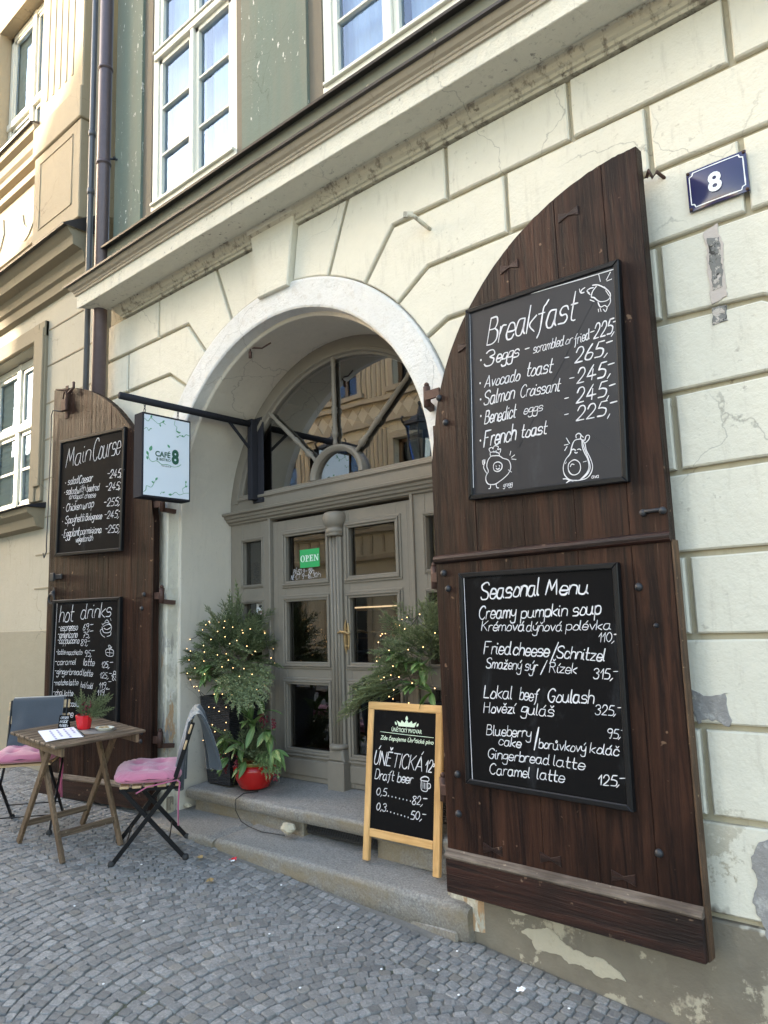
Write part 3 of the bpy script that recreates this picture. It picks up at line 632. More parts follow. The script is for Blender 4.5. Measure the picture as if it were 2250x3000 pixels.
def nsweep(mb, prof, x0, x1):
    mb.sweep(prof, lambda p: [(x0, p[0], p[1]), (x1 , p[0], p[1])]); n = len(prof); mb.add([(x1, p[0], p[1]) for p in prof] + [(x1, .06, prof[-1][1]), (x1, .06, prof[0][1])], [tuple(range(n + 2))])
a = MB(); nsweep(a, [(.03, 2.60), (-.05, 2.62), (-.07, 2.70), (-.13, 2.74), (-.14, 2.79)], -8.8, -6.85); npart('window_sill', a, m_ytan)
a = MB(); nsweep(a, [(-.125, 2.79), (-.17, 2.788), (-.172, 2.80), (.03, 2.845)], -8.82, -6.83); npart('sill_flashing', a, m_signframe)
a = MB(); nsweep(a, [(.03, 4.78), (-.02, 4.80), (-.03, 4.88), (-.06, 4.90), (-.07, 4.96), (-.09, 5.0), (-.17, 5.02), (-.18, 5.10), (-.20, 5.12), (-.235, 5.17)], -20, -6.04); npart('string_course', a, m_ytan)
a = MB(); nsweep(a, [(-.23, 5.165), (-.27, 5.16), (-.275, 5.175), (.03, 5.36)], -20, -6.02); npart('string_flashing', a, m_flash)
a = MB(); a.box(-7.03, -6.10, -.10, .05, 5.33, 6.30, .008); a.box(-7.05, -6.08, -.12, .05, 6.30, 6.62, .01); a.box(-7.0, -6.12, -.085, .05, 6.62, 13, .01)
npart('pilaster', a, m_ysand)
a = MB(); x0, x1, z0, z1 = -6.90, -6.24, 5.50, 6.20
for q in ((x0, x1, z0, z0 + .012), (x0, x1, z1 - .012, z1), (x0, x0 + .012, z0, z1), (x1 - .012, x1, z0, z1)): a.box(q[0], q[1], -.107, -.09, q[2], q[3])
for i in range(5):
    a.box(-6.86 + i * .13, -6.82 + i * .13, -.092, -.08, 6.85, 13, .006)
npart('pilaster_moulding', a, m_ysand)
a = MB(); nsweep(a, [(.03, 6.42), (-.03, 6.44), (-.03, 6.50), (-.06, 6.53), (-.07, 6.6), (-.12, 6.63), (-.13, 6.70)], -9.4, -7.03); nsweep(a, [(.03, 6.24), (-.02, 6.26), (-.02, 6.33), (.03, 6.36)], -9.4, -7.03); nsweep(a, [(.03, 5.50), (-.02, 5.53), (-.02, 5.60), (.03, 5.64)], -9.4, -7.03); npart('sill_moulding', a, m_ysand)
a = MB(); nsweep(a, [(-.12, 6.70), (-.16, 6.70), (-.165, 6.715), (.03, 6.78)], -9.4, -7.05); npart('upper_sill_flashing', a, m_flash)
a = MB()                                                              # flat scrolling relief on the frieze
sc = [(-7.25, 6.12), (-7.32, 5.98), (-7.36, 5.86), (-7.45, 5.80), (-7.52, 5.86), (-7.56, 5.98), (-7.66, 6.02), (-7.74, 5.94), (-7.72, 5.82), (-7.64, 5.72), (-7.5, 5.66), (-7.4, 5.70), (-7.3, 5.80), (-7.22, 5.94)]
a.prism(sc, .018, .034, .004); npart('scroll_relief', a, m_ycream); a = MB(); a.prism([(-7.06 + .06 * math.cos(t), 6.05 + .09 * math.sin(t)) for t in [math.pi * i / 8 for i in range(16)]], .018, .034, .004)
npart('oval_relief', a, m_ycream); a = MB(); a.prism([(x - .8, z) for x, z in sc], .018, .034, .004)
npart('scroll_relief', a, m_ycream)
def nwindow(x0, x1, z0, z1, zt):
    f = MB(); y = .16; w_ = .07
    f.box(x0, x0 + w_, y, y + .06, z0, z1, .004); f.box(x1 - w_, x1, y, y + .06, z0, z1, .004); f.box(x0, x1, y, y + .06, z0, z0 + w_, .004); f.box(x0, x1, y, y + .06, z1 - w_, z1, .004); f.box(x0, x1, y - .02, y + .06, zt - .04, zt + .04, .006)
    xm = (x0 + x1) / 2; f.box(xm - .04, xm + .04, y - .01, y + .06, z0, z1, .004)
    for a_, b_ in ((x0 + w_, xm - .04), (xm + .04, x1 - w_)):
        for c_, d_ in ((z0 + w_, zt - .04), (zt + .04, z1 - w_)):
            f.box(a_, a_ + .04, y + .012, y + .05, c_, d_, .003); f.box(b_ - .04, b_, y + .012, y + .05, c_, d_, .003); f.box(a_, b_, y + .012, y + .05, c_, c_ + .04, .003); f.box(a_, b_, y + .012, y + .05, d_ - .04, d_, .003)
        f.box(a_, b_, y + .014, y + .045, (z0 + zt) / 2 - .012, (z0 + zt) / 2 + .012, .002)
    o = npart('window', f, m_frame); g = MB(); g.add([(x0, y + .03, z0), (x1, y + .03, z0), (x1, y + .03, z1), (x0, y + .03, z1)], [(0, 1, 2, 3)]); npart('glass', g, m_wglass, o)
    b = MB(); b.grid(lambda u, v: (x0 + (x1 - x0) * u, y + .065 + .003 * math.sin(v * 160), z0 + (z1 - z0) * v), 2, 120, False); npart('blind', b, m_nblind, o)
nwindow(-8.44, -7.16, 2.87, 4.44, 3.74); nwindow(-8.38, -7.14, 6.79, 8.58, 7.42)
# ------------------------------------------------------------------ across the street (reflected in the glass, and shading this side)
m_op = plaster('ochre_opposite_plaster', (.56, .50, .38), (.2, .14, .07), None, .2, .2); m_opd = plain('brown_opposite_trim', (.38, .32, .23), .8, .25, 6); m_opw = plain('brown_window_paint', (.13, .085, .05), .5, .2, 9)
op = thing('townhouse_opposite', 'ochre townhouse across the street with patterned bands, mirrored in the fanlight', 'building', (-4.0, -9.0, -.1))
def opart(name, mb, mat, parent=None):
    o = mb.build(name, mat); o.parent = parent or op; o.data.transform(Matrix.Translation((4.0, 9.0, .1))); return o
YO = -9.0
a = MB(); ow = MB(); tr = MB(); bays = [-19.6 + 2.3 * i for i in range(6)]
XR = -6.4; a.box(-21.1, XR, -16, YO - .25, -1.5, 10.6); a.prism([(-21.1, 10.6), (XR, 10.6), (XR - 1.5, 13.2), (-18.5, 13.2)], -16, YO - .25)  # ends shaped for light: gable sets the shadow line, short right end admits sky
rows = [(.6, 2.6, 1.3), (4.0, 5.9, 1.25), (7.2, 9.0, 1.2)]
zs = [-1.5]
for z0, z1, w_ in rows: zs += [z0, z1]
zs.append(10.6)
for z0, z1 in zip(zs[::2], zs[1::2]): a.box(-21.1, XR, YO - .25, YO, z0, z1)
for z0, z1, w_ in rows:
    xs = [-21.1] + [v for b in bays for v in (b - w_ / 2, b + w_ / 2)] + [XR]
    for x0, x1 in zip(xs[::2], xs[1::2]): a.box(x0, x1, YO - .25, YO, z0, z1)
opart('wall', a, m_op)
for z in (3.1, 3.75, 6.3, 6.9, 9.5, 10.3): tr.box(-21.1, XR, YO, YO + .10, z, z + .10)
x = -21
while x < XR - .4:
    tr.prism([(x, 3.25), (x + .3, 3.47), (x + .6, 3.25)], YO, YO + .02) if False else tr.box(x + .1, x + .16, YO, YO + .03, 3.25, 3.7)
    tr.prism([(x, 6.42), (x + .35, 6.42), (x + .175, 6.66)], YO - .01, YO + .015); tr.prism([(x, 6.88), (x + .35, 6.88), (x + .175, 6.68)], YO - .01, YO + .012); x += .36
for b in bays:
    for k in range(5): tr.box(b + .82 + .14 * k, b + .88 + .14 * k, YO, YO + .03, 3.95, 6.2); tr.box(b + .82 + .14 * k, b + .88 + .14 * k, YO, YO + .03, 7.05, 9.4)
    for z0, z1, w_ in rows:
        tr.box(b - w_ / 2 - .14, b - w_ / 2, YO, YO + .05, z0 - .1, z1 + .14); tr.box(b + w_ / 2, b + w_ / 2 + .14, YO, YO + .05, z0 - .1, z1 + .14); tr.box(b - w_ / 2, b + w_ / 2, YO, YO + .06, z1, z1 + .15); tr.box(b - w_ / 2 - .2, b + w_ / 2 + .2, YO, YO + .1, z0 - .12, z0)
opart('trim', tr, m_opd)
for b in bays:
    for z0, z1, w_ in rows:
        f = MB(); y0, y1 = YO - .2, YO - .14
        for q in ((b - w_ / 2, b - w_ / 2 + .09, z0, z1), (b + w_ / 2 - .09, b + w_ / 2, z0, z1), (b - .05, b + .05, z0, z1), (b - w_ / 2, b + w_ / 2, z0, z0 + .09), (b - w_ / 2, b + w_ / 2, z1 - .09, z1), (b - w_ / 2, b + w_ / 2, z0 + (z1 - z0) * .66, z0 + (z1 - z0) * .66 + .08), (b - w_ / 2, b + w_ / 2, z0 + (z1 - z0) * .33, z0 + (z1 - z0) * .33 + .03)): f.box(q[0], q[1], y0, y1, q[2], q[3])
        o = opart('window', f, m_opw); g = MB(); g.add([(b - w_ / 2, YO - .18, z0), (b - w_ / 2, YO - .18, z1), (b + w_ / 2, YO - .18, z1), (b + w_ / 2, YO - .18, z0)], [(0, 1, 2, 3)]); opart('glass', g, m_wglass, o)
g = MB(); g.add([(-21.1, YO - .249, -1), (-21.1, YO - .249, 10.5), (XR, YO - .249, 10.5), (XR, YO - .249, -1)], [(0, 1, 2, 3)]); opart('room_backdrop', g, m_dark)
g = MB(); g.prism([(-21.3, 10.55), (-18.6, 13.3), (XR - 1.4, 13.3), (XR + .2, 10.6), (XR, 10.5), (XR - 1.5, 13.1), (-18.5, 13.1), (-21.1, 10.45)], -16.2, YO + .1); opart('roof', g, plain('clay_tiles', (.24, .075, .04), .8, .3, 9))
lo = thing('unseen_low_house', 'unseen lower pale house up the far side, sized to keep sun off the neighbour', 'house', (-34, -12, 0))
g = MB(); g.box(-12.8, 12.8, -4, 3, -1, 8.2); g.build('wall', m_ycream, lo); g = MB(); g.prism([(-13, 8.2), (13, 8.2), (12.9, 8.5), (-12.9, 8.5)], -4.2, 3.1); g.build('roof', m_opd, lo)  # out of view; wall height set so its shadow covers the neighbour's lower wall
# two lanterns on brackets, seen mirrored in the fanlight
def lantern():
    t = thing('street_lantern', 'black bracket lantern mirrored at the right edge of the fanlight', 'lantern', (0, 0, 0), 0, 'bracket lanterns across the street')
    b = MB(); b.lathe([(.02, 1.32), (.035, 1.28), (.02, 1.22), (.06, 1.14), (.07, 1.08), (.10, 1.04), (.20, .98), (.24, .92), (.36, .86), (.38, .80), (.34, .78)], (0, 0, 0), 6, False); b.lathe([(.22, .06), (.24, .02), (.12, -.04), (.04, -.12)], (0, 0, 0), 6, False)
    for k in range(6):
        a_ = math.pi * k / 3; b.tube([(.33 * math.cos(a_), .33 * math.sin(a_), .79), (.21 * math.cos(a_), .21 * math.sin(a_), .05)], .016, 5); b.tube([(.37 * math.cos(a_), .37 * math.sin(a_), .82), (.40 * math.cos(a_), .40 * math.sin(a_), .92), (.36 * math.cos(a_), .36 * math.sin(a_), .97)], .02, 5)
    b.build('cage', m_iron, t); g = MB(); g.lathe([(.20, .06), (.315, .78)], (0, 0, 0), 6, False); g.build('glass', m_wglass, t); k = MB(); k.tube([(0, 0, -.1), (0, -.5, -.25), (0, -1.5, -.3)], .03, 6); k.build('bracket', m_iron, t); return t
l1 = place(lantern(), (-9.1, -7.5, 4.75)); l2 = place(copy_tree(l1), (-11.6, -7.5, 4.7)); l2['label'] = 'black bracket lantern mirrored behind the middle spoke of the fanlight'
# ------------------------------------------------------------------ drainpipes
dp = thing('drainpipe', 'thick brown zinc drainpipe passing behind the cornice end', 'drainpipe', (-5.64, -.115, .3))
p = MB(); p.tube([(0, 0, 0), (0, 0, 11.2)], .056, 20); p.build('pipe', m_pipe, dp)
for z in (3.0, 5.30, 6.2, 7.9):
    p = MB(); p.tube([(0, 0, z), (0, 0, z + .035)], .060, 20); p.tube([(0, 0, z + .012), (0, 0, z + .022)], .064, 20); p.build('collar', m_pipe, dp)
for z in (5.36, 8.1): p = MB(); p.bar((.05, .03, z), (.12, .13, z), .012, .012); p.ball((.085, .05, z), .014); p.build('bracket', m_iron, dp)
dq = thing('drainpipe', 'slim grey pipe left of the brown drainpipe', 'drainpipe', (-5.815, -.135, .35))
p = MB(); p.tube([(0, 0, 0), (0, 0, 11.2)], .025, 14); p.build('pipe', m_pipe2, dq)
for z in (3.12, 5.05, 5.6): p = MB(); p.tube([(0, 0, z), (0, 0, z + .05)], .031, 14); p.build('collar', m_pipe2, dq)
# ------------------------------------------------------------------ handwriting: a single-stroke font drawn as thin ribbons
GL = {'a': '47 17 05 04 13 33 45|47 44 53', 'b': '0a 03|05 17 37 46 44 33 13 04', 'c': '46 37 17 05 04 13 33 44', 'd': '46 37 17 05 04 13 33 45|4a 44 53', 'e': '05 45 46 37 17 05 04 13 33 44',
'f': '4a 39 28 23 11|07 37', 'g': '47 17 05 04 14 34 46|47 41 30 10 01', 'h': '0a 03|05 17 37 46 43', 'i': '07 04 13', 'j': '27 21 10 00|29 2a', 'k': '!0a 03|47 15 43', 'l': '0a 04 13', 'm': '07 03|05 17 27 36 33|36 47 57 66 63', 'n': '07 03|05 17 37 46 43',
'o': '27 16 04 13 33 44 46 27', 'p': '07 00|06 17 37 46 44 33 13 04', 'r': '07 03|05 17 37', 's': '46 37 17 06 15 35 44 33 13 03', 't': '1a 14 23 33|!07 37', 'u': '07 04 13 33 45|47 44 53', 'v': '!07 23 47', 'w': '07 13 23 36 33 53 67', 'x': '!07 43|47 03', 'y': '07 05 14 34 46|47 41 30 10 01', 'z': '!07 47 03 43',
'A': '!03 3a 63|15 55', 'B': '0a 03|0a 3a 49 48 37 07|37 56 54 33 03', 'C': '59 4a 2a 08 05 23 43 54', 'D': '0a 03|0a 3a 58 55 33 03', 'E': '!4a 0a 03 43|07 37', 'F': '!5a 0a 03|07 37', 'G': '59 4a 2a 08 05 23 43 55 56 36', 'H': '!0a 03|5a 53|07 57', 'I': '!0a 03', 'K': '!0a 03|5a 06|17 53', 'L': '!0a 03 43', 'M': '!03 1a 35 5a 63', 'N': '!03 0a 53 5a', 'O': '2a 08 05 23 43 65 68 4a 2a', 'P': '0a 03|0a 3a 49 48 37 06', 'R': '0a 03|0a 3a 49 48 37 07|27 53', 'S': '59 4a 2a 09 08 17 46 55 54 43 13 04', 'T': '!0a 6a|3a 33', 'U': '0a 05 13 33 45 4a',
'0': '2a 08 05 23 45 48 2a', '1': '!07 2a 23', '2': '08 1a 3a 48 36 14 03|!03 43', '3': '09 1a 3a 48 27 46 44 33 13 04', '4': '!3a 05 55|38 33', '5': '!4a 1a 07|07 27 46 44 33 13 03', '6': '3a 17 04 13 33 45 36 16 05', '7': '!0a 4a 13|16 36', '8': '27 09 1a 3a 49 27 05 04 13 33 44 45 27', '9': '48 37 17 08 09 1a 3a 49 48 33 23',
',': '!14 02', '-': '!07 37', '/': '!02 4b', '·': '!05 16', '.': '!03 13', '°': '08 19 28 17 08', ' ': ''}
def smooth_line(P, k=5):
    if len(P) < 3: return P
    out = []; n = len(P); cl = P[0] == P[-1]
    for i in range(n - 1):
        p0 = P[i - 1] if i else (P[-2] if cl else P[0]); p1 = P[i]; p2 = P[i + 1]; p3 = P[i + 2] if i + 2 < n else (P[1] if cl else P[-1])
        for j in range(k):
            t = j / k; out.append(tuple(.5 * (2 * p1[a] + (p2[a] - p0[a]) * t + (2 * p0[a] - 5 * p1[a] + 4 * p2[a] - p3[a]) * t * t + (3 * p1[a] - p0[a] - 3 * p2[a] + p3[a]) * t ** 3) for a in (0, 1)))
    out.append(P[-1]); return out
def ribbon(mb, P, w, y):
    Q = [P[0]]
    for p in P[1:]:
        if math.hypot(p[0] - Q[-1][0], p[1] - Q[-1][1]) > w * .12: Q.append(p)
    if len(Q) < 2: Q.append((Q[0][0] + w * .3, Q[0][1]))
    n = len(Q); vs = []
    ws = [w * max(.72, .86 + .6 * noise.noise(Vector((q[0] * 22, q[1] * 22, 3.3)))) for q in Q]; ws[0] *= .7; ws[-1] *= .7
    for i in range(n):
        a = Q[max(0, i - 1)]; b = Q[min(n - 1, i + 1)]; d = Vector((b[0] - a[0], b[1] - a[1])); d = d.normalized() if d.length > 1e-9 else Vector((1, 0)); m = Vector((-d.y, d.x)) * ws[i] / 2; q = Vector(Q[i])
        if i == 0: q = q - d * w * .3
        if i == n - 1: q = q + d * w * .3
        vs += [(q.x + m.x, y, q.y + m.y), (q.x - m.x, y, q.y - m.y)]
    mb.add(vs, [(2 * i, 2 * i + 1, 2 * i + 3, 2 * i + 2) for i in range(n - 1)])
def accents(ch):
    d = unicodedata.normalize('NFD', ch); return d[0], d[1:]
def write(mb, text, x0, z0, x1, z1, h, y, w=.007, slant=.22):
    if text in '·.':
        cx, cz, q = (x0 + x1) / 2, (z0 + z1) / 2 + (.012 if text == '·' else .004), w * (.8 if text == '·' else .62); mb.add([(cx + q * math.cos(k * .785), y, cz + q * 1.2 * math.sin(k * .785)) for k in range(8)], [tuple(range(8))]); return
    items = []; pen = 0.0
    for ch in text:
        b, acc = accents(ch); g = GL.get(b, GL.get(b.lower(), '')); st = []; mx = 0
        for s_ in (g.split('|') if g else []):
            hard = s_.startswith('!'); P = [(int(t[0]), int(t[1], 16) - 3) for t in s_.lstrip('!').split()]; mx = max(mx, max(p[0] for p in P)); st.append((P, hard))
        if b == ' ': mx = 2
        top = 7 if b.isupper() else 4
        for a in acc:
            cx = mx / 2
            if a == '\u0301': st.append(([(cx + .1, top + 1.0), (cx + 1.3, top + 2.6)], True))
            elif a == '\u030c': st.append(([(cx - 1, top + 2.4), (cx, top + 1.1), (cx + 1.2, top + 2.4)], True))
            elif a == '\u030a': st.append(([(cx, top + .9), (cx - .8, top + 1.7), (cx, top + 2.5), (cx + .8, top + 1.7), (cx, top + .9)], False))
        if b == 'i' and not acc: st.append(([(.1, 5.6), (.3, 6.0)], True))
        items.append((pen, st)); pen += mx + (1.0 if b.islower() else 1.5)
    wid = max(.6, pen - (1.0 if text[-1].islower() else 1.5)); d = Vector((x1 - x0, z1 - z0)); L = d.length; ex = d / L; ez = Vector((-ex.y, ex.x)); sx = L / wid; sz = h / 7
    w = min(w, max(.0024, h * .108))
    for pen, st in items:
        jx, jz = rnd.uniform(-.12, .12), rnd.uniform(-.18, .18)
        for P, hard in st:
            Q = [((p[0] + pen + jx) * sx + (p[1] + jz) * sz * slant, (p[1] + jz) * sz) for p in P]
            Q = [tuple(Vector((x0, z0)) + ex * a + ez * b_) for a, b_ in Q]
            if not hard: Q = smooth_line(Q)
            else:
                for a_, b_ in zip(Q, Q[1:]): ribbon(mb, [tuple(Vector(a_).lerp(Vector(b_), k / 4)) for k in range(5)], w, y)
                continue
            ribbon(mb, Q, w, y)
def draw(mb, lines, y, w=.006, smooth=True):
    for s_ in lines:
        P = [tuple(map(float, t.split(','))) for t in s_.split()]
        ribbon(mb, smooth_line(P) if smooth else P, w, y)
def printed(name, body, mat, parent, x, z, y, h, width=None, bold=0.0, shear=0.0, M=None, align='LEFT'):
    """printed lettering: a text curve turned into a mesh, cap height h"""
    cu = bpy.data.curves.new(name, 'FONT'); cu.body = body; cu.size = 1.0; cu.offset = bold; cu.shear = shear; cu.resolution_u = 3; cu.extrude = 0.0
    t = bpy.data.objects.new(name, cu); COL.objects.link(t); dg = bpy.context.evaluated_depsgraph_get(); me = bpy.data.meshes.new_from_object(t.evaluated_get(dg)); bpy.data.objects.remove(t); bpy.data.curves.remove(cu)
    co = np.empty(len(me.vertices) * 3); me.vertices.foreach_get('co', co); co = co.reshape(-1, 3); mn = co.min(0); mx = co.max(0); cap = .70
    k = h / cap; kx = k if width is None else width / (mx[0] - mn[0])
    out = np.c_[x + (co[:, 0] - mn[0]) * kx, np.full(len(co), y), z + co[:, 1] * k]
    if M is not None: out = np.array([tuple(M @ Vector(p)) for p in out])
    me.vertices.foreach_set('co', out.ravel()); me.materials.clear(); me.update()
    return link_mesh(name, me, mat, parent)
# ------------------------------------------------------------------ lettering on the boards: word, start, end, cap height (metres on the board)
TB=[
('Breakfast',0.469,2.945,0.937,2.924,0.126),
('·',0.423,2.868,0.436,2.867,0.023),
('·',0.411,2.755,0.425,2.755,0.023),
('·',0.409,2.675,0.422,2.675,0.023),
('·',0.405,2.594,0.419,2.594,0.022),
('·',0.395,2.475,0.409,2.476,0.022),
('3',0.444,2.844,0.493,2.839,0.072),
('eggs',0.516,2.844,0.641,2.84,0.059),
('-',0.672,2.839,0.695,2.839,0.043),
('scrambled',0.719,2.833,0.873,2.828,0.043),
('or',0.884,2.828,0.918,2.827,0.036),
('fried',0.925,2.814,0.999,2.821,0.043),
('-',1.003,2.824,1.021,2.825,0.041),
('225',1.019,2.815,1.102,2.814,0.061),
(',',1.102,2.811,1.112,2.811,0.053),
('-',1.107,2.835,1.123,2.835,0.046),
('Avocado',0.442,2.74,0.637,2.726,0.053),
('toast',0.675,2.734,0.807,2.722,0.061),
('-',0.869,2.746,0.889,2.744,0.042),
('265',0.923,2.733,1.053,2.73,0.063),
(',',1.06,2.728,1.073,2.728,0.053),
('-',1.07,2.75,1.097,2.751,0.053),
('Salmon',0.432,2.654,0.602,2.647,0.064),
('Croissant',0.636,2.645,0.839,2.629,0.054),
('-',0.886,2.648,0.908,2.647,0.041),
('245',0.926,2.639,1.056,2.638,0.062),
(',',1.067,2.635,1.079,2.636,0.053),
('-',1.069,2.652,1.096,2.653,0.053),
('Benedict',0.431,2.564,0.604,2.558,0.06),
('eggs',0.649,2.562,0.748,2.559,0.04),
('-',0.857,2.564,0.876,2.564,0.041),
('245',0.916,2.552,1.053,2.555,0.062),
(',',1.056,2.544,1.066,2.545,0.052),
('-',1.068,2.563,1.094,2.565,0.052),
('French',0.419,2.453,0.597,2.453,0.074),
('toast',0.628,2.457,0.76,2.451,0.057),
('-',0.851,2.492,0.87,2.492,0.041),
('225',0.91,2.477,1.043,2.474,0.059),
(',',1.053,2.464,1.063,2.465,0.052),
('-',1.065,2.489,1.095,2.49,0.052),
('gregg',0.517,2.246,0.566,2.246,0.02),
('ava',0.961,2.217,0.994,2.215,0.017),
]
PB=['1.142,3.09 1.108,2.2', '1.136,3.09 1.102,2.201', '0.731,3.116 0.981,3.097 1.142,3.087', '0.378,3.127 0.347,2.269', '1.064,3.092 1.069,3.056', '1.097,3.053 1.117,3.08', '1.099,3.047 1.12,3.048', '1.032,3.051 1.057,3.044 1.084,3.022 1.106,2.994 1.108,2.973 1.09,2.962 1.058,2.969 1.035,2.994 1.023,3.001 1.03,3.023 1.05,3.041', '1.015,3.021 1.005,3.035 1.02,3.041 1.035,3.039', '1.018,3.013 1.008,3.024', '0.996,3.053 0.98,3.047 0.976,3.035 0.991,3.033', '0.97,3.055 0.972,3.04', '1.051,2.968 1.06,2.944 1.081,2.944 1.091,2.934 1.106,2.949 1.108,2.969', '1.059,2.937 1.062,2.923', '1.073,2.929 1.082,2.916 1.091,2.931', '1.05,2.937 1.051,2.925', '1.016,2.99 1.034,2.977', '1.084,3.026 1.103,3.002', '1.09,3.007 1.105,2.977', '0.456,2.4 0.437,2.381 0.431,2.356 0.438,2.332 0.424,2.313 0.422,2.291 0.434,2.272 0.46,2.266 0.478,2.267 0.505,2.278 0.522,2.286 0.549,2.304 0.563,2.327 0.561,2.352 0.549,2.369 0.524,2.38 0.504,2.395 0.478,2.4 0.456,2.4', '0.468,2.35 0.476,2.365 0.498,2.367 0.516,2.353 0.513,2.333 0.495,2.323 0.473,2.33 0.468,2.35', '0.456,2.403 0.455,2.418 0.479,2.419 0.504,2.406 0.502,2.395', '0.457,2.418 0.449,2.438 0.467,2.442 0.471,2.434 0.481,2.447 0.502,2.439 0.497,2.426 0.514,2.426 0.509,2.409', '0.475,2.424 0.476,2.415', '0.488,2.424 0.489,2.412', '0.408,2.39 0.409,2.371 0.419,2.373 0.422,2.391', '0.415,2.392 0.416,2.371 0.413,2.352 0.429,2.323', '0.447,2.268 0.444,2.251 0.435,2.25', '0.478,2.265 0.481,2.249 0.491,2.245', '0.55,2.321 0.566,2.308', '0.569,2.405 0.563,2.388', '0.588,2.384 0.571,2.376', '0.594,2.362 0.572,2.368', '0.482,2.351 0.485,2.348', '0.501,2.349 0.504,2.346', '0.483,2.34 0.491,2.333 0.502,2.337', '0.926,2.394 0.896,2.393 0.88,2.369 0.87,2.34 0.846,2.317 0.832,2.285 0.837,2.251 0.861,2.226 0.897,2.218', '0.926,2.394 0.942,2.371 0.947,2.34 0.962,2.304 0.97,2.269 0.961,2.241 0.938,2.221 0.897,2.218', '0.932,2.383 0.937,2.355 0.946,2.327 0.954,2.298 0.959,2.264 0.942,2.237 0.912,2.22', '0.929,2.387 0.93,2.356 0.939,2.328 0.951,2.299 0.953,2.265 0.939,2.241 0.908,2.219', '0.856,2.271 0.859,2.295 0.875,2.307 0.893,2.308 0.911,2.292 0.914,2.268 0.904,2.25 0.885,2.244 0.867,2.251 0.856,2.271', '0.866,2.283 0.874,2.293 0.885,2.289', '0.904,2.402 0.904,2.415 0.917,2.42 0.927,2.411 0.924,2.394 0.94,2.385', '0.927,2.411 0.937,2.399', '0.943,2.384 0.952,2.403 0.966,2.4 0.961,2.384 0.942,2.371', '0.878,2.354 0.887,2.356 0.897,2.349', '0.906,2.351 0.915,2.352 0.922,2.346', '0.892,2.342 0.898,2.337 0.904,2.339', '0.929,2.293 0.943,2.294', '0.849,2.306 0.844,2.3', '0.845,2.358 0.857,2.373', '0.845,2.382 0.863,2.382', '0.857,2.411 0.87,2.385', '0.828,2.235 0.843,2.233 0.857,2.224', '0.842,2.216 0.861,2.223 0.875,2.219']
TS=[
('Seasonal',0.356,1.737,0.669,1.742,0.075),
('Menu',0.705,1.742,0.907,1.738,0.063),
('Creamy',0.341,1.647,0.542,1.65,0.057),
('pumpkin',0.572,1.646,0.801,1.65,0.051),
('soup',0.83,1.648,0.956,1.653,0.056),
('Krémová',0.351,1.593,0.583,1.59,0.044),
('dýňová',0.594,1.587,0.772,1.587,0.042),
('polévka',0.793,1.59,0.995,1.588,0.039),
('110',0.937,1.538,0.994,1.539,0.037),
(',',0.997,1.538,1.007,1.538,0.034),
('-',1.006,1.546,1.021,1.547,0.037),
('Fried',0.358,1.488,0.506,1.486,0.056),
('cheese',0.518,1.484,0.7,1.478,0.054),
('/',0.706,1.459,0.735,1.459,0.069),
('Schnitzel',0.739,1.475,0.957,1.462,0.049),
('Smažený',0.367,1.426,0.555,1.419,0.045),
('sýr',0.576,1.419,0.637,1.415,0.047),
('/',0.656,1.409,0.683,1.41,0.046),
('Řízek',0.699,1.412,0.827,1.408,0.042),
('315',0.903,1.39,0.975,1.391,0.04),
(',',0.978,1.389,0.988,1.389,0.037),
('-',0.991,1.399,1.011,1.4,0.037),
('Lokal',0.345,1.29,0.497,1.291,0.055),
('beef',0.538,1.29,0.632,1.288,0.052),
('Goulash',0.682,1.289,0.896,1.291,0.053),
('Hovězí',0.341,1.224,0.508,1.23,0.045),
('guláš',0.543,1.232,0.704,1.227,0.048),
('325',0.9,1.248,0.98,1.249,0.038),
(',',0.982,1.249,0.99,1.249,0.037),
('-',0.998,1.26,1.024,1.261,0.036),
('Blueberry',0.35,1.126,0.586,1.132,0.044),
('95',0.946,1.159,0.993,1.16,0.035),
(',',0.995,1.161,1.003,1.161,0.035),
('-',1.005,1.171,1.025,1.172,0.036),
('cake',0.414,1.087,0.531,1.085,0.04),
('/',0.601,1.094,0.62,1.096,0.071),
('borůvkový',0.622,1.092,0.845,1.093,0.04),
('koláč',0.865,1.095,0.99,1.092,0.04),
('Gingerbread',0.352,1.024,0.67,1.027,0.042),
('latte',0.689,1.025,0.833,1.023,0.043),
('Caramel',0.357,0.956,0.566,0.961,0.044),
('latte',0.605,0.962,0.736,0.963,0.044),
('125',0.892,0.971,0.971,0.976,0.039),
(',',0.972,0.976,0.983,0.977,0.037),
('-',0.985,0.986,1.008,0.989,0.035),
]
PS=['0.264,1.855 0.258,0.92', '0.266,1.856 0.657,1.847 1.029,1.837', '1.028,1.836 1.032,0.911']
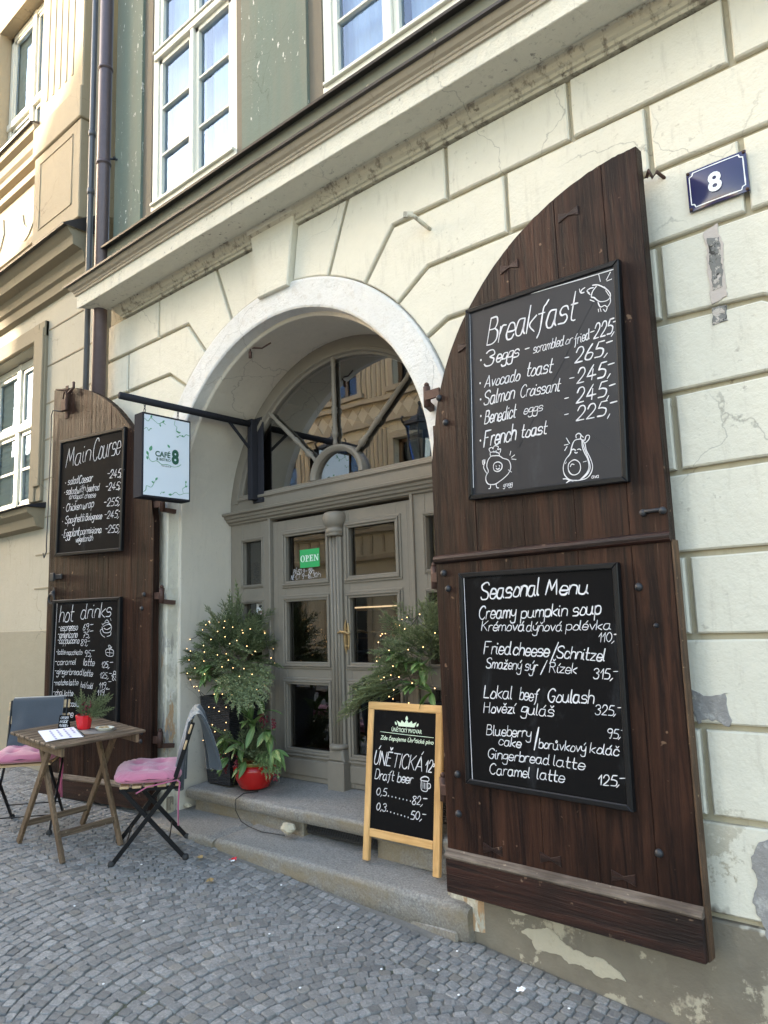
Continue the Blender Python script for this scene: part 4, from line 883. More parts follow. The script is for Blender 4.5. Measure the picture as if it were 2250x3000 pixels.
TM=[
('Main',-1.028,2.962,-0.721,2.976,0.148),
('Course',-0.687,2.964,-0.365,2.981,0.168),
('·',-1.03,2.823,-1.014,2.822,0.025),
('·',-1.038,2.746,-1.022,2.745,0.025),
('·',-1.045,2.624,-1.029,2.623,0.025),
('·',-1.055,2.512,-1.039,2.512,0.025),
('·',-1.054,2.405,-1.038,2.405,0.025),
('salad',-0.992,2.816,-0.863,2.816,0.057),
('Caesar',-0.853,2.808,-0.685,2.808,0.06),
('-245',-0.51,2.805,-0.355,2.797,0.061),
(',',-0.355,2.795,-0.339,2.793,0.054),
('-',-0.343,2.814,-0.316,2.814,0.054),
('salad',-1.012,2.739,-0.885,2.734,0.053),
('with',-0.875,2.731,-0.77,2.741,0.052),
('beetrod',-0.75,2.732,-0.6,2.727,0.052),
('and',-0.97,2.697,-0.888,2.693,0.043),
('goat',-0.887,2.687,-0.791,2.688,0.042),
('cheese',-0.775,2.681,-0.642,2.676,0.044),
('-245',-0.525,2.709,-0.37,2.704,0.056),
(',',-0.37,2.702,-0.354,2.7,0.054),
('-',-0.36,2.718,-0.331,2.718,0.054),
('Chicken',-1.006,2.602,-0.816,2.601,0.058),
('wrap',-0.796,2.598,-0.664,2.603,0.06),
('-255',-0.54,2.588,-0.377,2.585,0.058),
(',',-0.375,2.581,-0.359,2.579,0.053),
('-',-0.363,2.599,-0.335,2.6,0.053),
('Spaghetti',-1.013,2.503,-0.774,2.504,0.057),
('Bolognese',-0.758,2.505,-0.562,2.498,0.051),
('-245',-0.531,2.494,-0.382,2.491,0.054),
(',',-0.378,2.487,-0.364,2.486,0.053),
('-',-0.368,2.504,-0.34,2.504,0.053),
('Eggplant',-1.026,2.393,-0.832,2.396,0.062),
('parmigiana',-0.817,2.399,-0.564,2.391,0.053),
('vegetarian',-0.873,2.343,-0.664,2.34,0.046),
('-255',-0.518,2.384,-0.371,2.378,0.055),
(',',-0.368,2.373,-0.354,2.372,0.053),
('-',-0.361,2.391,-0.335,2.391,0.053),
]
TH=[
('hot',-1.055,1.728,-0.88,1.734,0.125),
('drinks',-0.787,1.746,-0.435,1.752,0.111),
('-espresso',-1.06,1.659,-0.822,1.663,0.053),
('69',-0.755,1.659,-0.691,1.662,0.044),
(',',-0.688,1.657,-0.675,1.657,0.042),
('-',-0.67,1.673,-0.637,1.675,0.042),
('-americano',-1.066,1.603,-0.823,1.606,0.053),
('75',-0.752,1.601,-0.689,1.603,0.042),
(',',-0.686,1.6,-0.673,1.6,0.042),
('-',-0.674,1.626,-0.636,1.629,0.042),
('-cappuccino',-1.068,1.562,-0.8,1.563,0.049),
('89',-0.775,1.542,-0.712,1.546,0.044),
(',',-0.708,1.542,-0.695,1.541,0.041),
('-',-0.699,1.552,-0.669,1.554,0.041),
('-latte',-1.081,1.477,-0.964,1.481,0.039),
('macchiato',-0.95,1.476,-0.759,1.477,0.038),
('95',-0.725,1.461,-0.662,1.465,0.043),
(',',-0.659,1.461,-0.646,1.461,0.041),
('-',-0.65,1.481,-0.614,1.483,0.041),
('-caramel',-1.092,1.398,-0.832,1.403,0.045),
('latte',-0.739,1.397,-0.611,1.393,0.05),
('125',-0.527,1.379,-0.455,1.382,0.042),
(',',-0.452,1.378,-0.438,1.378,0.04),
('-',-0.432,1.395,-0.398,1.397,0.04),
('-gingerbread',-1.093,1.328,-0.753,1.325,0.045),
('latte',-0.739,1.319,-0.629,1.316,0.046),
('125',-0.543,1.304,-0.464,1.304,0.04),
(',',-0.46,1.3,-0.445,1.3,0.04),
('-',-0.442,1.316,-0.411,1.316,0.04),
('-matcha',-1.098,1.243,-0.919,1.25,0.04),
('latte',-0.907,1.246,-0.797,1.251,0.042),
('hot/cold',-0.766,1.234,-0.626,1.225,0.041),
('119',-0.55,1.228,-0.474,1.232,0.042),
(',',-0.468,1.23,-0.455,1.23,0.04),
('-',-0.446,1.255,-0.412,1.258,0.04),
('-chai',-1.103,1.168,-0.984,1.172,0.042),
('latte',-0.961,1.166,-0.856,1.169,0.042),
('119',-0.568,1.176,-0.491,1.181,0.042),
(',',-0.485,1.18,-0.472,1.18,0.04),
('-',-0.465,1.202,-0.432,1.205,0.04),
('-hot',-1.107,1.1,-0.99,1.105,0.044),
('choccolate',-0.968,1.088,-0.74,1.091,0.044),
('wine',-0.981,1.006,-0.849,1.011,0.054),
]
PH=['-1.085,1.877 -1.117,1.099', '-0.529,1.68 -0.511,1.641 -0.471,1.634 -0.432,1.642 -0.42,1.672 -0.441,1.695 -0.481,1.692 -0.513,1.682', '-0.521,1.695 -0.49,1.709 -0.45,1.705 -0.425,1.687', '-0.498,1.715 -0.474,1.729 -0.45,1.713', '-0.507,1.669 -0.472,1.658 -0.428,1.672', '-0.528,1.664 -0.549,1.649 -0.527,1.618 -0.494,1.602', '-0.47,1.607 -0.431,1.616 -0.424,1.637', '-0.53,1.705 -0.524,1.69', '-0.435,1.739 -0.426,1.723', '-0.474,1.513 -0.398,1.507 -0.4,1.465 -0.469,1.47 -0.474,1.513', '-0.436,1.51 -0.434,1.467', '-0.471,1.491 -0.399,1.486', '-0.436,1.512 -0.449,1.541 -0.429,1.539 -0.433,1.515', '-0.433,1.515 -0.413,1.532 -0.42,1.518', '-0.387,1.345 -0.381,1.355 -0.365,1.353 -0.363,1.34 -0.374,1.332 -0.387,1.338 -0.387,1.345', '-0.38,1.33 -0.405,1.325 -0.395,1.315 -0.383,1.315 -0.401,1.298 -0.385,1.289 -0.373,1.303 -0.36,1.289 -0.351,1.299 -0.364,1.316 -0.349,1.326 -0.368,1.331']
TA=[
('ÚNĚTICKÁ',-0.207,0.503,0.133,0.499,0.072),
('12',0.152,0.497,0.196,0.498,0.059),
('°',0.200,0.498,0.212,0.499,0.052),
('Draft',-0.197,0.426,-0.06,0.428,0.05),
('beer',-0.035,0.427,0.07,0.428,0.049),
('0,5',-0.18,0.343,-0.11,0.345,0.038),
('82',0.074,0.327,0.125,0.33,0.04),
(',',0.129,0.328,0.143,0.33,0.038),
('-',0.144,0.341,0.17,0.343,0.038),
('0,3',-0.176,0.267,-0.112,0.267,0.038),
('50',0.065,0.253,0.12,0.256,0.04),
(',',0.125,0.255,0.139,0.257,0.037),
('-',0.141,0.266,0.164,0.267,0.037),
('.',-0.097,0.344,-0.088,0.344,0.027),
('.',-0.071,0.343,-0.062,0.343,0.027),
('.',-0.045,0.342,-0.036,0.342,0.026),
('.',-0.019,0.34,-0.01,0.34,0.026),
('.',0.007,0.339,0.015,0.339,0.026),
('.',0.032,0.338,0.04,0.338,0.026),
('.',0.057,0.336,0.065,0.337,0.026),
('.',-0.102,0.266,-0.093,0.266,0.026),
('.',-0.077,0.264,-0.069,0.264,0.026),
('.',-0.052,0.262,-0.044,0.262,0.026),
('.',-0.028,0.26,-0.019,0.26,0.026),
('.',-0.003,0.258,0.005,0.258,0.026),
('.',0.021,0.256,0.029,0.256,0.026),
('.',0.045,0.254,0.053,0.254,0.026),
]
PA=['-0.167,0.678 0.019,0.674 0.206,0.672', '0.131,0.454 0.133,0.406 0.171,0.404 0.172,0.451', '0.131,0.452 0.128,0.462 0.146,0.471 0.163,0.473 0.18,0.466 0.175,0.452 0.131,0.452', '0.173,0.441 0.19,0.439 0.19,0.421 0.173,0.415', '0.142,0.442 0.143,0.413', '0.152,0.441 0.153,0.413', '0.163,0.441 0.164,0.412']
# ------------------------------------------------------------------ the two wooden gate leaves
def gate(name_label, loc, rotz, sg, rad, zc, W, zb, ztip, planks, midrail):
    """local x = along the leaf (sg=+1 hinge at x=0, sg=-1 leaf runs to -x); front face at y=0, back at y=+.055"""
    g = thing('gate_leaf', name_label, 'wooden gate', loc, rotz, 'arched gate leaves folded open against the wall')
    base = loc[2]; cxu = W
    def top(u):
        d = W - u; r = rad
        return zc + math.sqrt(max(0, r * r - d * d)) if d < r else zc
    P = MB()
    for a, b in zip(planks, planks[1:]):
        a2, b2 = a + .0007, b - .0007; n = 12
        prof = [(a2, zb), (b2, zb)] + [(b2 - (b2 - a2) * i / n, min(top(b2 - (b2 - a2) * i / n), ztip) + .004 * noise.noise(Vector((i * .9, a * 7, 2)))) for i in range(n + 1)]
        y = rnd.uniform(-.0012, .0012)
        P.prism([(sg * u, z - base) for u, z in prof], y, .055, .0022)
    bx_ = sorted((sg * (planks[0] + .012), sg * (W - .01))); P.box(bx_[0], bx_[1], .012, .05, zb - base + .01, zc - base + .2)
    P.build('planks', m_gate, g)
    e = MB(); x = sg * (W + .001); e.box(min(x, x + sg * .008), max(x, x + sg * .008), .002, .056, zb - base, 1.93 - base, .002); e.build('edge_strip', m_gate_side, g)
    r = MB(); x0, x1 = sorted((sg * (planks[0] + .003), sg * (W + .006))); r.box(x0, x1, -.024, -.001, zb - base, .548 - base, .005); r.build('bottom_rail', m_gate_h, g)
    r = MB(); pr = [(-.001, .548), (-.026, .548), (-.030, .556), (-.028, .565), (-.016, .572), (-.012, .580), (-.001, .586)]
    r.sweep(pr, lambda p: [(x0 + (x1 - x0) * i / 14, p[0] + .0012 * noise.noise(Vector((i, p[1] * 50, 4))), p[1] - base) for i in range(15)]); r.add([(x1, p[0], p[1] - base) for p in pr], [tuple(range(len(pr)))]); r.add([(x0, p[0], p[1] - base) for p in pr], [tuple(range(len(pr)))]); r.build('rail_moulding', m_gate_edge, g)
    if midrail:
        r = MB(); pr = [(-.001, 1.922), (-.010, 1.924), (-.020, 1.932), (-.023, 1.945), (-.018, 1.957), (-.008, 1.964), (-.001, 1.966)]
        r.sweep(pr, lambda p: [(x0 + (x1 - x0) * i / 14, p[0], p[1] - base) for i in range(15)]); r.add([(x1, p[0], p[1] - base) for p in pr], [tuple(range(len(pr)))]); r.add([(x0, p[0], p[1] - base) for p in pr], [tuple(range(len(pr)))]); r.build('middle_moulding', m_gate_h, g)
    return g, base, sg
def stud(g, base, x, z, r=.017):
    m = MB(); T = Matrix.Translation((x, 0, z - base)) @ Matrix.Rotation(R(90), 4, 'X'); m.lathe([(r, -.002), (r, .003), (r * .85, .009), (r * .5, .014), (.001, .016)], (0, 0, 0), 12, True, M=T); m.build('stud', m_iron, g)
def butterfly(g, base, x, z, s=.05, h=.022):
    m = MB(); m.prism([(x - s, z - base - h), (x, z - base - h * .25), (x + s, z - base - h), (x + s, z - base + h), (x, z - base + h * .25), (x - s, z - base + h)], -.0045, .004, .0015); m.build('butterfly_key', m_gate_h, g)
AR, AL = R(2.5), R(8.6); OR = (-2.33, -.11, .40); OL = (-4.80, -.11, .40)
gR, bR, _ = gate('dark wooden gate leaf right of the doorway, carrying the breakfast board', OR, -AR, 1, 1.175, 2.43, 1.262, .395, 3.60, [.072, .335, .60, .86, 1.10, 1.262], True)
for x, z in ((.144, 2.762), (.179, 2.626), (.124, 1.876), (.148, 1.798), (.155, .928), (.150, .749), (1.119, 1.753), (1.178, 1.60), (1.114, .744)): stud(gR, bR, x, z, .017 if z != 1.60 else .010)
for x, z in ((.931, 3.43), (.605, 3.30), (.336, .622), (.634, .635), (.96, .625), (.33, 2.985)): butterfly(gR, bR, x, z)
m = MB(); m.tube([(1.165, -.004, 1.646), (1.175, -.012, 1.65), (1.235, -.012, 1.65), (1.245, -.004, 1.646)], .008, 6); m.ball((1.165, -.006, 1.646), .016); m.ball((1.245, -.006, 1.646), .016); m.build('pull_plate', m_iron, gR)
def hinge(g, x, z, base, sgn):
    h = MB(); z -= base; h.tube([(x, .035, z - .055), (x, .035, z + .055)], .019, 10); h.ball((x, .035, z + .065), .014); h.box(min(x, x + sgn * .10), max(x, x + sgn * .10), .012, .024, z - .025, z + .025, .003)
    h.bar((x, .035, z - .04), (x - sgn * .03, .13, z - .05), .03, .03); h.build('hinge', m_rust, g)
for z in (2.80, 1.86, .84): hinge(gR, .035, z, bR, 1)
gL, bL, _ = gate('dark wooden gate leaf left of the doorway with a rusty padlock at its top', OL, AL, -1, 1.235, 2.42, 1.25, .415, 3.70, [.0, .24, .50, .74, 1.0, 1.25], False)
for x, z in ((-.094, 1.90), (-.116, 1.80), (-.108, .87), (-.10, .93), (-.10, .74), (-1.15, .80)): stud(gL, bL, x, z)
for z in (2.55, 1.885, .885): hinge(gL, .05, z, bL, -1)
m = MB(); z = 3.50 - bL; m.box(-1.09, -1.05, -.006, .0, z - .12, z + .16, .003); m.box(-1.105, -1.035, -.035, -.006, z - .06, z + .04, .006); m.tube([(-1.092, -.02, z + .03), (-1.092, -.02, z + .085), (-1.07, -.02, z + .11), (-1.048, -.02, z + .085), (-1.048, -.02, z + .03)], .007, 6); m.bar((-1.20, -.012, z + .15), (-1.05, -.012, z + .12), .02, .008); m.tube([(-.98, -.006, z + .17), (-.96, -.02, z + .12), (-1.0, -.03, z + .08)], .012, 6); m.build('padlock', m_rust, gL)
m = MB(); z = 1.945 - bL; m.tube([(-1.17 + .038 * math.cos(t), -.018 - .006 * math.sin(t), z - .03 + .038 * math.sin(t)) for t in [2 * math.pi * i / 16 for i in range(16)]], .008, 6, closed=True); m.ball((-1.17, -.008, z + .015), .02); m.prism([(-1.19, z), (-1.15, z), (-1.158, z + .045), (-1.17, z + .065), (-1.182, z + .045)], -.006, .0, .002); m.build('ring_handle', m_iron, gL)
m = MB(); z = 2.09 - bL; m.box(-1.20, -1.06, -.014, 0, z - .02, z + .018, .003); m.box(-1.19, -1.14, -.03, -.01, z - .035, z + .03, .004); m.build('latch', m_iron, gL)
m = MB(); m.tube([(-1.10, -.02, 3.44 - bL), (-1.18, -.05, 3.46 - bL), (-1.235, -.03, 3.43 - bL), (-1.258, -.01, 3.2 - bL), (-1.268, -.01, 2.6 - bL), (-1.275, -.01, 2.35 - bL), (-1.268, -.012, 2.30 - bL), (-1.285, -.02, 2.25 - bL), (-1.30, -.02, 2.29 - bL)], .005, 5); m.build('hook_wire', m_iron, gL)
m = MB(); m.box(-1.34, -1.20, .0, .06, -.06, -.001, .01); m.build('wedge', m_gate_h, gL)
# ------------------------------------------------------------------ menu boards hanging on the leaves
def board(label, gate_loc, ang, cx, cz, w, h, rot, mslate, words, lines, wid, dw, extra=()):
    Rz = Matrix.Rotation(ang, 4, 'Z'); off = Vector(gate_loc) + (Rz @ Vector((cx, -.002, 0))); t = thing('menu_board', label, 'menu board', (off.x, off.y, cz), ang, None)
    f = MB(); M = Matrix.Rotation(-R(rot), 4, 'Y'); a, b = w / 2, h / 2; fw = .024; y0, y1 = -.030, -.001
    for q in ([(-a, -b), (a, -b), (a - fw, -b + fw), (-a + fw, -b + fw)], [(a, -b), (a, b), (a - fw, b - fw), (a - fw, -b + fw)], [(a, b), (-a, b), (-a + fw, b - fw), (a - fw, b - fw)], [(-a, b), (-a, -b), (-a + fw, -b + fw), (-a + fw, b - fw)]): f.prism(q, y0, y1, .004, M=M)
    f.build('frame', m_bframe, t)
    s = MB(); s.box(-a + fw - .002, a - fw + .002, -.021, -.002, -b + fw - .002, b - fw + .002, M=M); s.build('slate', mslate, t)
    L = MB(); yy = -.0222
    for wd in words: write(L, wd[0], wd[1] - cx, wd[2] - cz, wd[3] - cx, wd[4] - cz, wd[5], yy, wid * (.75 if wd[5] < .05 else 1.0))
    draw(L, lines, yy, dw)
    for ex in extra: draw(L, [ex[0]], yy - .0004, ex[1], False)
    for k, v in enumerate(L.v): pass
    L.build('lettering', m_chalk, t); return t
def shift(lines, cx, cz): return [' '.join('%g,%g' % (float(p.split(',')[0]) - cx, float(p.split(',')[1]) - cz) for p in s.split()) for s in lines]
cx, cz = .738, 2.667; sh = shift(PB, cx, cz)
bb = board('large worn blackboard headed Breakfast with an egg and an avocado doodle', OR, -AR, cx, cz, .805, .945, -2.3, m_slate2, TB, sh[2:], .0076, .0050, [(sh[0], .012), (sh[1], .006)])
x_ = MB()                                                             # taped-over cross ridges on the slate
for a, b in (((.30, .33), (-.13, -.25)), ((-.06, .02), (-.02, -.01)), ((.02, -.06), (.33, -.36))): x_.bar((a[0], -.0204, a[1]), (b[0], -.0204, b[1]), .012, .003, (0, -1, 0))
x_.build('tape_ridge', m_slate2, bb)
cx, cz = .635, 1.377
board('black menu board headed Seasonal Menu on the lower right gate', OR, -AR, cx, cz, .815, .970, -.8, m_slate, TS, shift(PS, cx, cz), .0078, .005)
cx, cz = -.718, 2.714
board('black menu board headed Main Course on the upper left gate', OL, AL, cx, cz, .808, .945, -1.2, m_slate, TM, [], .0064, .005)
cx, cz = -.738, 1.408
board('black menu board headed hot drinks, partly behind the table', OL, AL, cx, cz, .82, .98, -.5, m_slate, TH, shift(PH, cx, cz), .0064, .005)
# ------------------------------------------------------------------ stone steps
def slab(name, label, x0, x1, y0, y1, zt0, zt1, th, rad, group, seed, slopeX=0.0, ky=0.0):
    """worn slab: front edge y0 (top zt0), back y1 (top zt1)"""
    t = thing(name, label, 'stone step', ((x0 + x1) / 2, y0, zt0 - th), 0, group); m = MB(); ox, oy, oz = t.location
    prof = [(y0 + .03, -th), (y0 + .012, -th + .01), (y0 + .006, -th * .55), (y0, -rad)] + [(y0 + rad - rad * math.cos(a), -rad + rad * math.sin(a)) for a in (R(25), R(50), R(72), R(90))] + [(y0 + (y1 - y0) * k, 0) for k in (.3, .45, .6, .75, .9, 1.0)]
    n = max(8, int((x1 - x0) / .04)); Ls = []
    def P(y, dz, x):
        f = (y - y0) / (y1 - y0); zt = zt0 + (zt1 - zt0) * f + slopeX * (x - (x0 + x1) / 2); q = Vector((x * 2.2 + seed, y * 4, dz * 6))
        w = noise.noise(q) * .010 + noise.noise(q * 4) * .005; ed = min(1.0, (x - x0) / .05, (x1 - x) / .05) if True else 1
        r = .02 * (1 - max(0, ed)) ** 2
        return (x - ox, y - oy + ky * (1 - f) * (x - (x0 + x1) / 2) + w * .8 + r * .4, zt + dz - oz + (w * .5 - r * .8 if dz > -.5 * th else 0))
    m.sweep(prof, lambda p: [P(p[0], p[1], x0 + (x1 - x0) * i / n) for i in range(n + 1)], smooth=True)
    for xx in (x0, x1): m.add([P(p[0], p[1], xx) for p in prof] + [P(y1, -th, xx)], [tuple(range(len(prof) + 1))])
    o = m.build('slab', m_stone, t); return t
GS = 'stone steps in front of the door'
slab('stone_step', 'lower stone step slab at its short left end, beside the folding chair', -4.95, -4.02, -.185, .5, .372, .412, .13, .028, GS, 1.0, .0, .02)
slab('stone_step', 'long lower stone step slab under the sandwich board', -4.015, -2.20, -.115, .6, .345, .395, .17, .030, GS, 4.0, -.03, .055)
slab('stone_step', 'upper stone step carrying the planter and the red pot', -4.70, -2.38, .095, .60, .548, .592, .085, .022, GS, 7.5)
for x0_, x1_, lb_ in ((-4.66, -3.55, 'rough stone riser under the left half of the upper step'), (-2.95, -2.40, 'rough stone riser behind the sandwich board under the upper step')): b = MB(); b.box(x0_, x1_, .155, .5, .35, .49, .008); t = thing('riser_block', lb_, 'stone block', ((x0_ + x1_) / 2, .155, .35)); b.build('stone', m_stone, t, True)
b = MB(); b.box(-4.1, -2.26, -.07, .4, .0, .20, .01); t = thing('footing_course', 'rough footing stones below the long lower step slab', 'stone block', (-3.2, -.12, .0)); b.build('stone', m_stone, t, True)
vg = thing('vent_grille', 'dark perforated vent strip below the upper step, left of the sandwich board', 'vent', (-3.25, .17, .46)); m = MB()
for i in range(30): m.bar((-.29 + i * .02, 0, -.05), (-.25 + i * .02, 0, .03), .003, .003); m.bar((-.25 + i * .02, .002, -.05), (-.29 + i * .02, .002, .03), .003, .003)
m.build('mesh', m_iron, vg); m = MB(); m.box(-.31, .33, .02, .03, -.07, .05); m.build('backing', m_dark, vg)
def rock(name, label, loc, s, mat, seed, cat='stone'):
    m = MB(); m.grid(lambda u, v: tuple(a * (1 + .35 * noise.noise(Vector((math.cos(2 * math.pi * u) * math.sin(math.pi * v), math.sin(2 * math.pi * u) * math.sin(math.pi * v), math.cos(math.pi * v))) * 1.6 + Vector((seed, 0, 0)))) for a in (s[0] * math.cos(2 * math.pi * u) * math.sin(math.pi * v), s[1] * math.sin(2 * math.pi * u) * math.sin(math.pi * v), s[2] * math.cos(math.pi * v))), 12, 8, False)
    o = m.build(name, mat); o.location = loc; return tag(o, label, cat)
m_lime = plaster('pale_limestone', (.46, .41, .31), (.3, .24, .15), None, .4, .6)
rock('loose_stone', 'pale broken stone lying under the upper step', (-3.60, .08, .435), (.058, .036, .034), m_lime, 2.2)
rock('stone_chip', 'small pale stone chip wedged by the step corner', (-4.70, .12, .418), (.035, .02, .016), m_lime, 5.2)
# ------------------------------------------------------------------ house number plate and wall irons
pl = thing('number_plate', 'navy enamel house number plate reading 8 in white', 'number plate', (-.805, -.012, 3.39))
m = MB(); w2, h2 = .118, .088
def dome(u, v): x = (u * 2 - 1) * w2; z = (v * 2 - 1) * h2; return (x, -.004 - .012 * (1 - (u * 2 - 1) ** 2) * (1 - (v * 2 - 1) ** 2) ** .8, z)
m.grid(dome, 20, 16); m.box(-w2, w2, -.004, .004, -h2, h2, .001); m.build('plate', m_enamel, pl)
def dome_y(x, z): return dome((x / w2 + 1) / 2, (z / h2 + 1) / 2)[1]
m = MB(); a, b, q = w2 - .012, h2 - .012, .016
loop = [(-a + q, -b), (a - q, -b)] + [(a - q * math.cos(t), -b + q * math.sin(t)) for t in (R(0) + R(90) * 0, )][:0] + [(a - q + .004, -b + .012), (a, -b + q), (a, b - q), (a - q + .004, b - .012), (a - q, b), (-a + q, b), (-a + q - .004, b - .012), (-a, b - q), (-a, -b + q), (-a + q - .004, -b + .012), (-a + q, -b)]
for P_, Q_ in zip(loop, loop[1:]):
    k = 6; L_ = [tuple(Vector(P_).lerp(Vector(Q_), i / k)) for i in range(k + 1)]; n0 = len(m.v); ribbon(m, L_, .0055, 0); 
    for i in range(n0, len(m.v)): x, y, z = m.v[i]; m.v[i] = (x, dome_y(x, z) - .0015, z)
m.build('border', m_enamelw, pl)
e = printed('number', '8', m_enamelw, pl, -.032, -.042, -.020, .078, .054, .03)
m = MB()
for sx in (-1, 1):
    for sz in (-1, 1): m.ball((sx * (w2 - .008), -.006, sz * (h2 - .008)), .007)
m.build('screws', m_rust, pl)
t = thing('iron_hook', 'bent grey iron hook sticking out of the wall above the arch', 'hook', (-2.281, 0, 3.757)); m = MB(); m.tube([(0, .02, 0), (-.01, -.05, .02), (-.03, -.10, .05), (-.05, -.13, .055)], [.010, .012, .012, .014], 7); m.bar((-.03, -.11, .055), (-.075, -.135, .062), .018, .03); m.build('hook', m_key, t)
t = thing('bent_nail', 'bent iron cramp in the wall beside the gate tip', 'hook', (-1.035, 0, 3.525)); m = MB(); m.tube([(.02, .01, -.02), (.0, -.04, .0), (-.015, -.05, -.025), (-.03, -.05, .015), (-.045, -.04, -.01)], .008, 6); m.build('nail', m_rust, t)
t = thing('ceiling_hook', 'small iron hook with a stub hanging from the arch soffit', 'hook', (-3.95, .10, 3.545)); m = MB(); m.tube([(0, 0, .06), (0, 0, 0), (.012, -.01, -.02)], .006, 6); m.tube([(.012, -.01, -.015), (.012, -.01, -.06)], .012, 8); m.tube([(0, .0, .02), (.09, .03, .0), (.16, .05, .025)], .006, 5); m.build('hook', m_rust, t)
# scar in the plaster: exposed mortar strip, a few mm deep relief
def scar(name, label, pts, mat, y=-.004, seed=0):
    amp = .013 if 'patch' in name else .006
    q = []
    for i in range(len(pts)):
        a = Vector(pts[i]); b = Vector(pts[(i + 1) % len(pts)]); k = max(2, int((b - a).length / .012))
        for j in range(k):
            v = a.lerp(b, j / k); A = amp; q.append((v.x + A * (2.2 * noise.noise(Vector((v.x * 13, v.y * 13, seed))) + noise.noise(Vector((v.x * 60, v.y * 60, seed)))), v.y + A * (1.8 * noise.noise(Vector((v.y * 13, v.x * 13, seed + 9))) + .8 * noise.noise(Vector((v.y * 60, v.x * 60, seed + 5))))))
    m = MB(); m.prism(q, y, .01, .001); o = m.build(name, mat, cafe); o.data.transform(cafe.matrix_basis.inverted()); return o
m_mortar = plaster('bare_mortar', (.20, .195, .18), (.07, .06, .05), lambda t, c: t.mix(t.ramp(t.noise(24, 5, .7), .54, .57), t.mix(t.ramp(t.noise(17, 4, .7), .55, .6), c, (.05, .045, .04)), (.47, .42, .37)), .9, .9); m_rose = plaster('rosy_undercoat', (.52, .45, .40), (.3, .25, .2), None, .4, .4)
scar('plaster_scar', None, [(-.875, 3.205), (-.822, 3.215), (-.815, 2.9), (-.875, 2.89)], m_rose, -.0045, 1)
scar('plaster_scar', None, [(-.868, 3.17), (-.826, 3.16), (-.820, 2.95), (-.866, 2.94)], m_mortar, -.0065, 2)
scar('plaster_scar', None, [(-.875, 2.868), (-.82, 2.872), (-.822, 2.80), (-.878, 2.795)], m_mortar, -.0045, 3)
m_cement = plaster('grey_cement_patch', (.275, .262, .25), (.2, .19, .18), lambda t, c: t.mix(t.ramp(t.noise(9, 6, .75), .52, .60), c, (.40, .385, .36)), .4, 1.0)
scar('cement_patch', None, [(-1.10, 1.33), (-.97, 1.325), (-.955, 1.26), (-.965, 1.218), (-1.10, 1.22)], m_cement, -.0045, 4)
scar('cement_patch', None, [(-.905, .80), (-.60, .88), (-.3, .80), (-.3, .2), (-.62, .14), (-.80, .22), (-.88, .40), (-.93, .55), (-.935, .68)], m_cement, -.0055, 6)
scar('old_paint_patch', None, [(-1.93, .27), (-1.80, .30), (-1.68, .235), (-1.52, .22), (-1.47, .165), (-1.60, .17), (-1.75, .20), (-1.88, .19)], m_lime, -.0085, 9)
scar('old_paint_patch', None, [(-2.03, .385), (-1.90, .39), (-1.89, .335), (-1.98, .32)], m_lime, -.0085, 12)
# ------------------------------------------------------------------ hanging sign on its bracket
br = thing('sign_bracket', 'dark tubular bracket arm bolted to the door frame holding the cafe sign', 'bracket', (-4.385, YD - .02, 2.59))
m = MB(); m.box(-.062, .062, .008, .018, -.02, .64, .002); m.build('wall_plate', m_signframe, br)
m = MB(); m.box(-.055, .0, -.05, .008, .0, .625, .004); m.build('post', m_signframe, br)
m = MB(); m.tube([(-.03, -.02, .588), (-.03, -1.125, .588)], .0245, 16); m.build('arm', m_signframe, br)
m = MB(); m.bar((-.03, -.05, .40), (-.03, -.24, .575), .012, .02); m.build('brace', m_signframe, br)
m = MB()
for sx in (-.05, .05):
    for z in (.0, .62): m.ball((sx, .004, z), .008)
m.build('bolts', m_iron, br)
sg = thing('cafe_sign', 'hanging white sign box with green vines reading Cafe and Bistro 8', 'sign', (-4.415, -.255, 2.522))
W2, HH, TH = .190, .580, .105
m = MB(); m.box(-TH, 0, -W2, W2, 0, HH, .003); m.build('case', m_signframe, sg)
MS = Matrix(((0, -1, 0, 0), (1, 0, 0, 0), (0, 0, 1, 0), (0, 0, 0, 1)))       # drawing space (x right, y into board, z up) -> sign face looking to +x
m = MB(); m.box(-W2 + .012, W2 - .012, -.0015, .004, .014, HH - .014, M=MS); m.build('face', m_signface, sg)
v = MB(); v.M = MS
vines = ['-.178,.535 -.15,.52 -.13,.545 -.10,.53 -.07,.515 -.04,.53 -.015,.518', '-.178,.46 -.16,.475 -.145,.455 -.135,.468', '.06,.56 .055,.53 .075,.515 .07,.49 .085,.48', '.178,.47 .15,.475 .13,.455 .10,.462 .09,.452', '-.178,.03 -.16,.05 -.155,.075 -.12,.07 -.10,.10 -.09,.12', '-.05,.03 -.04,.045 -.03,.04', '.178,.06 .14,.055 .10,.04 .07,.055 .04,.035', '.13,.058 .125,.085 .145,.10 .15,.125',
         '-.145,.30 -.14,.265 -.115,.245 -.08,.255 -.04,.235 .0,.24 .05,.23 .09,.24 .11,.255']
for s_ in vines: draw(v, [s_], -.003, .004)
def leafshape(x, z, a, s):
    pts = [(0, 0), (.35, .28), (.75, .22), (1.05, 0), (.75, -.22), (.35, -.28)]; v.prism([(x + s * (p * math.cos(a) - q * math.sin(a)), z + s * (p * math.sin(a) + q * math.cos(a))) for p, q in pts], -.0045, -.002)
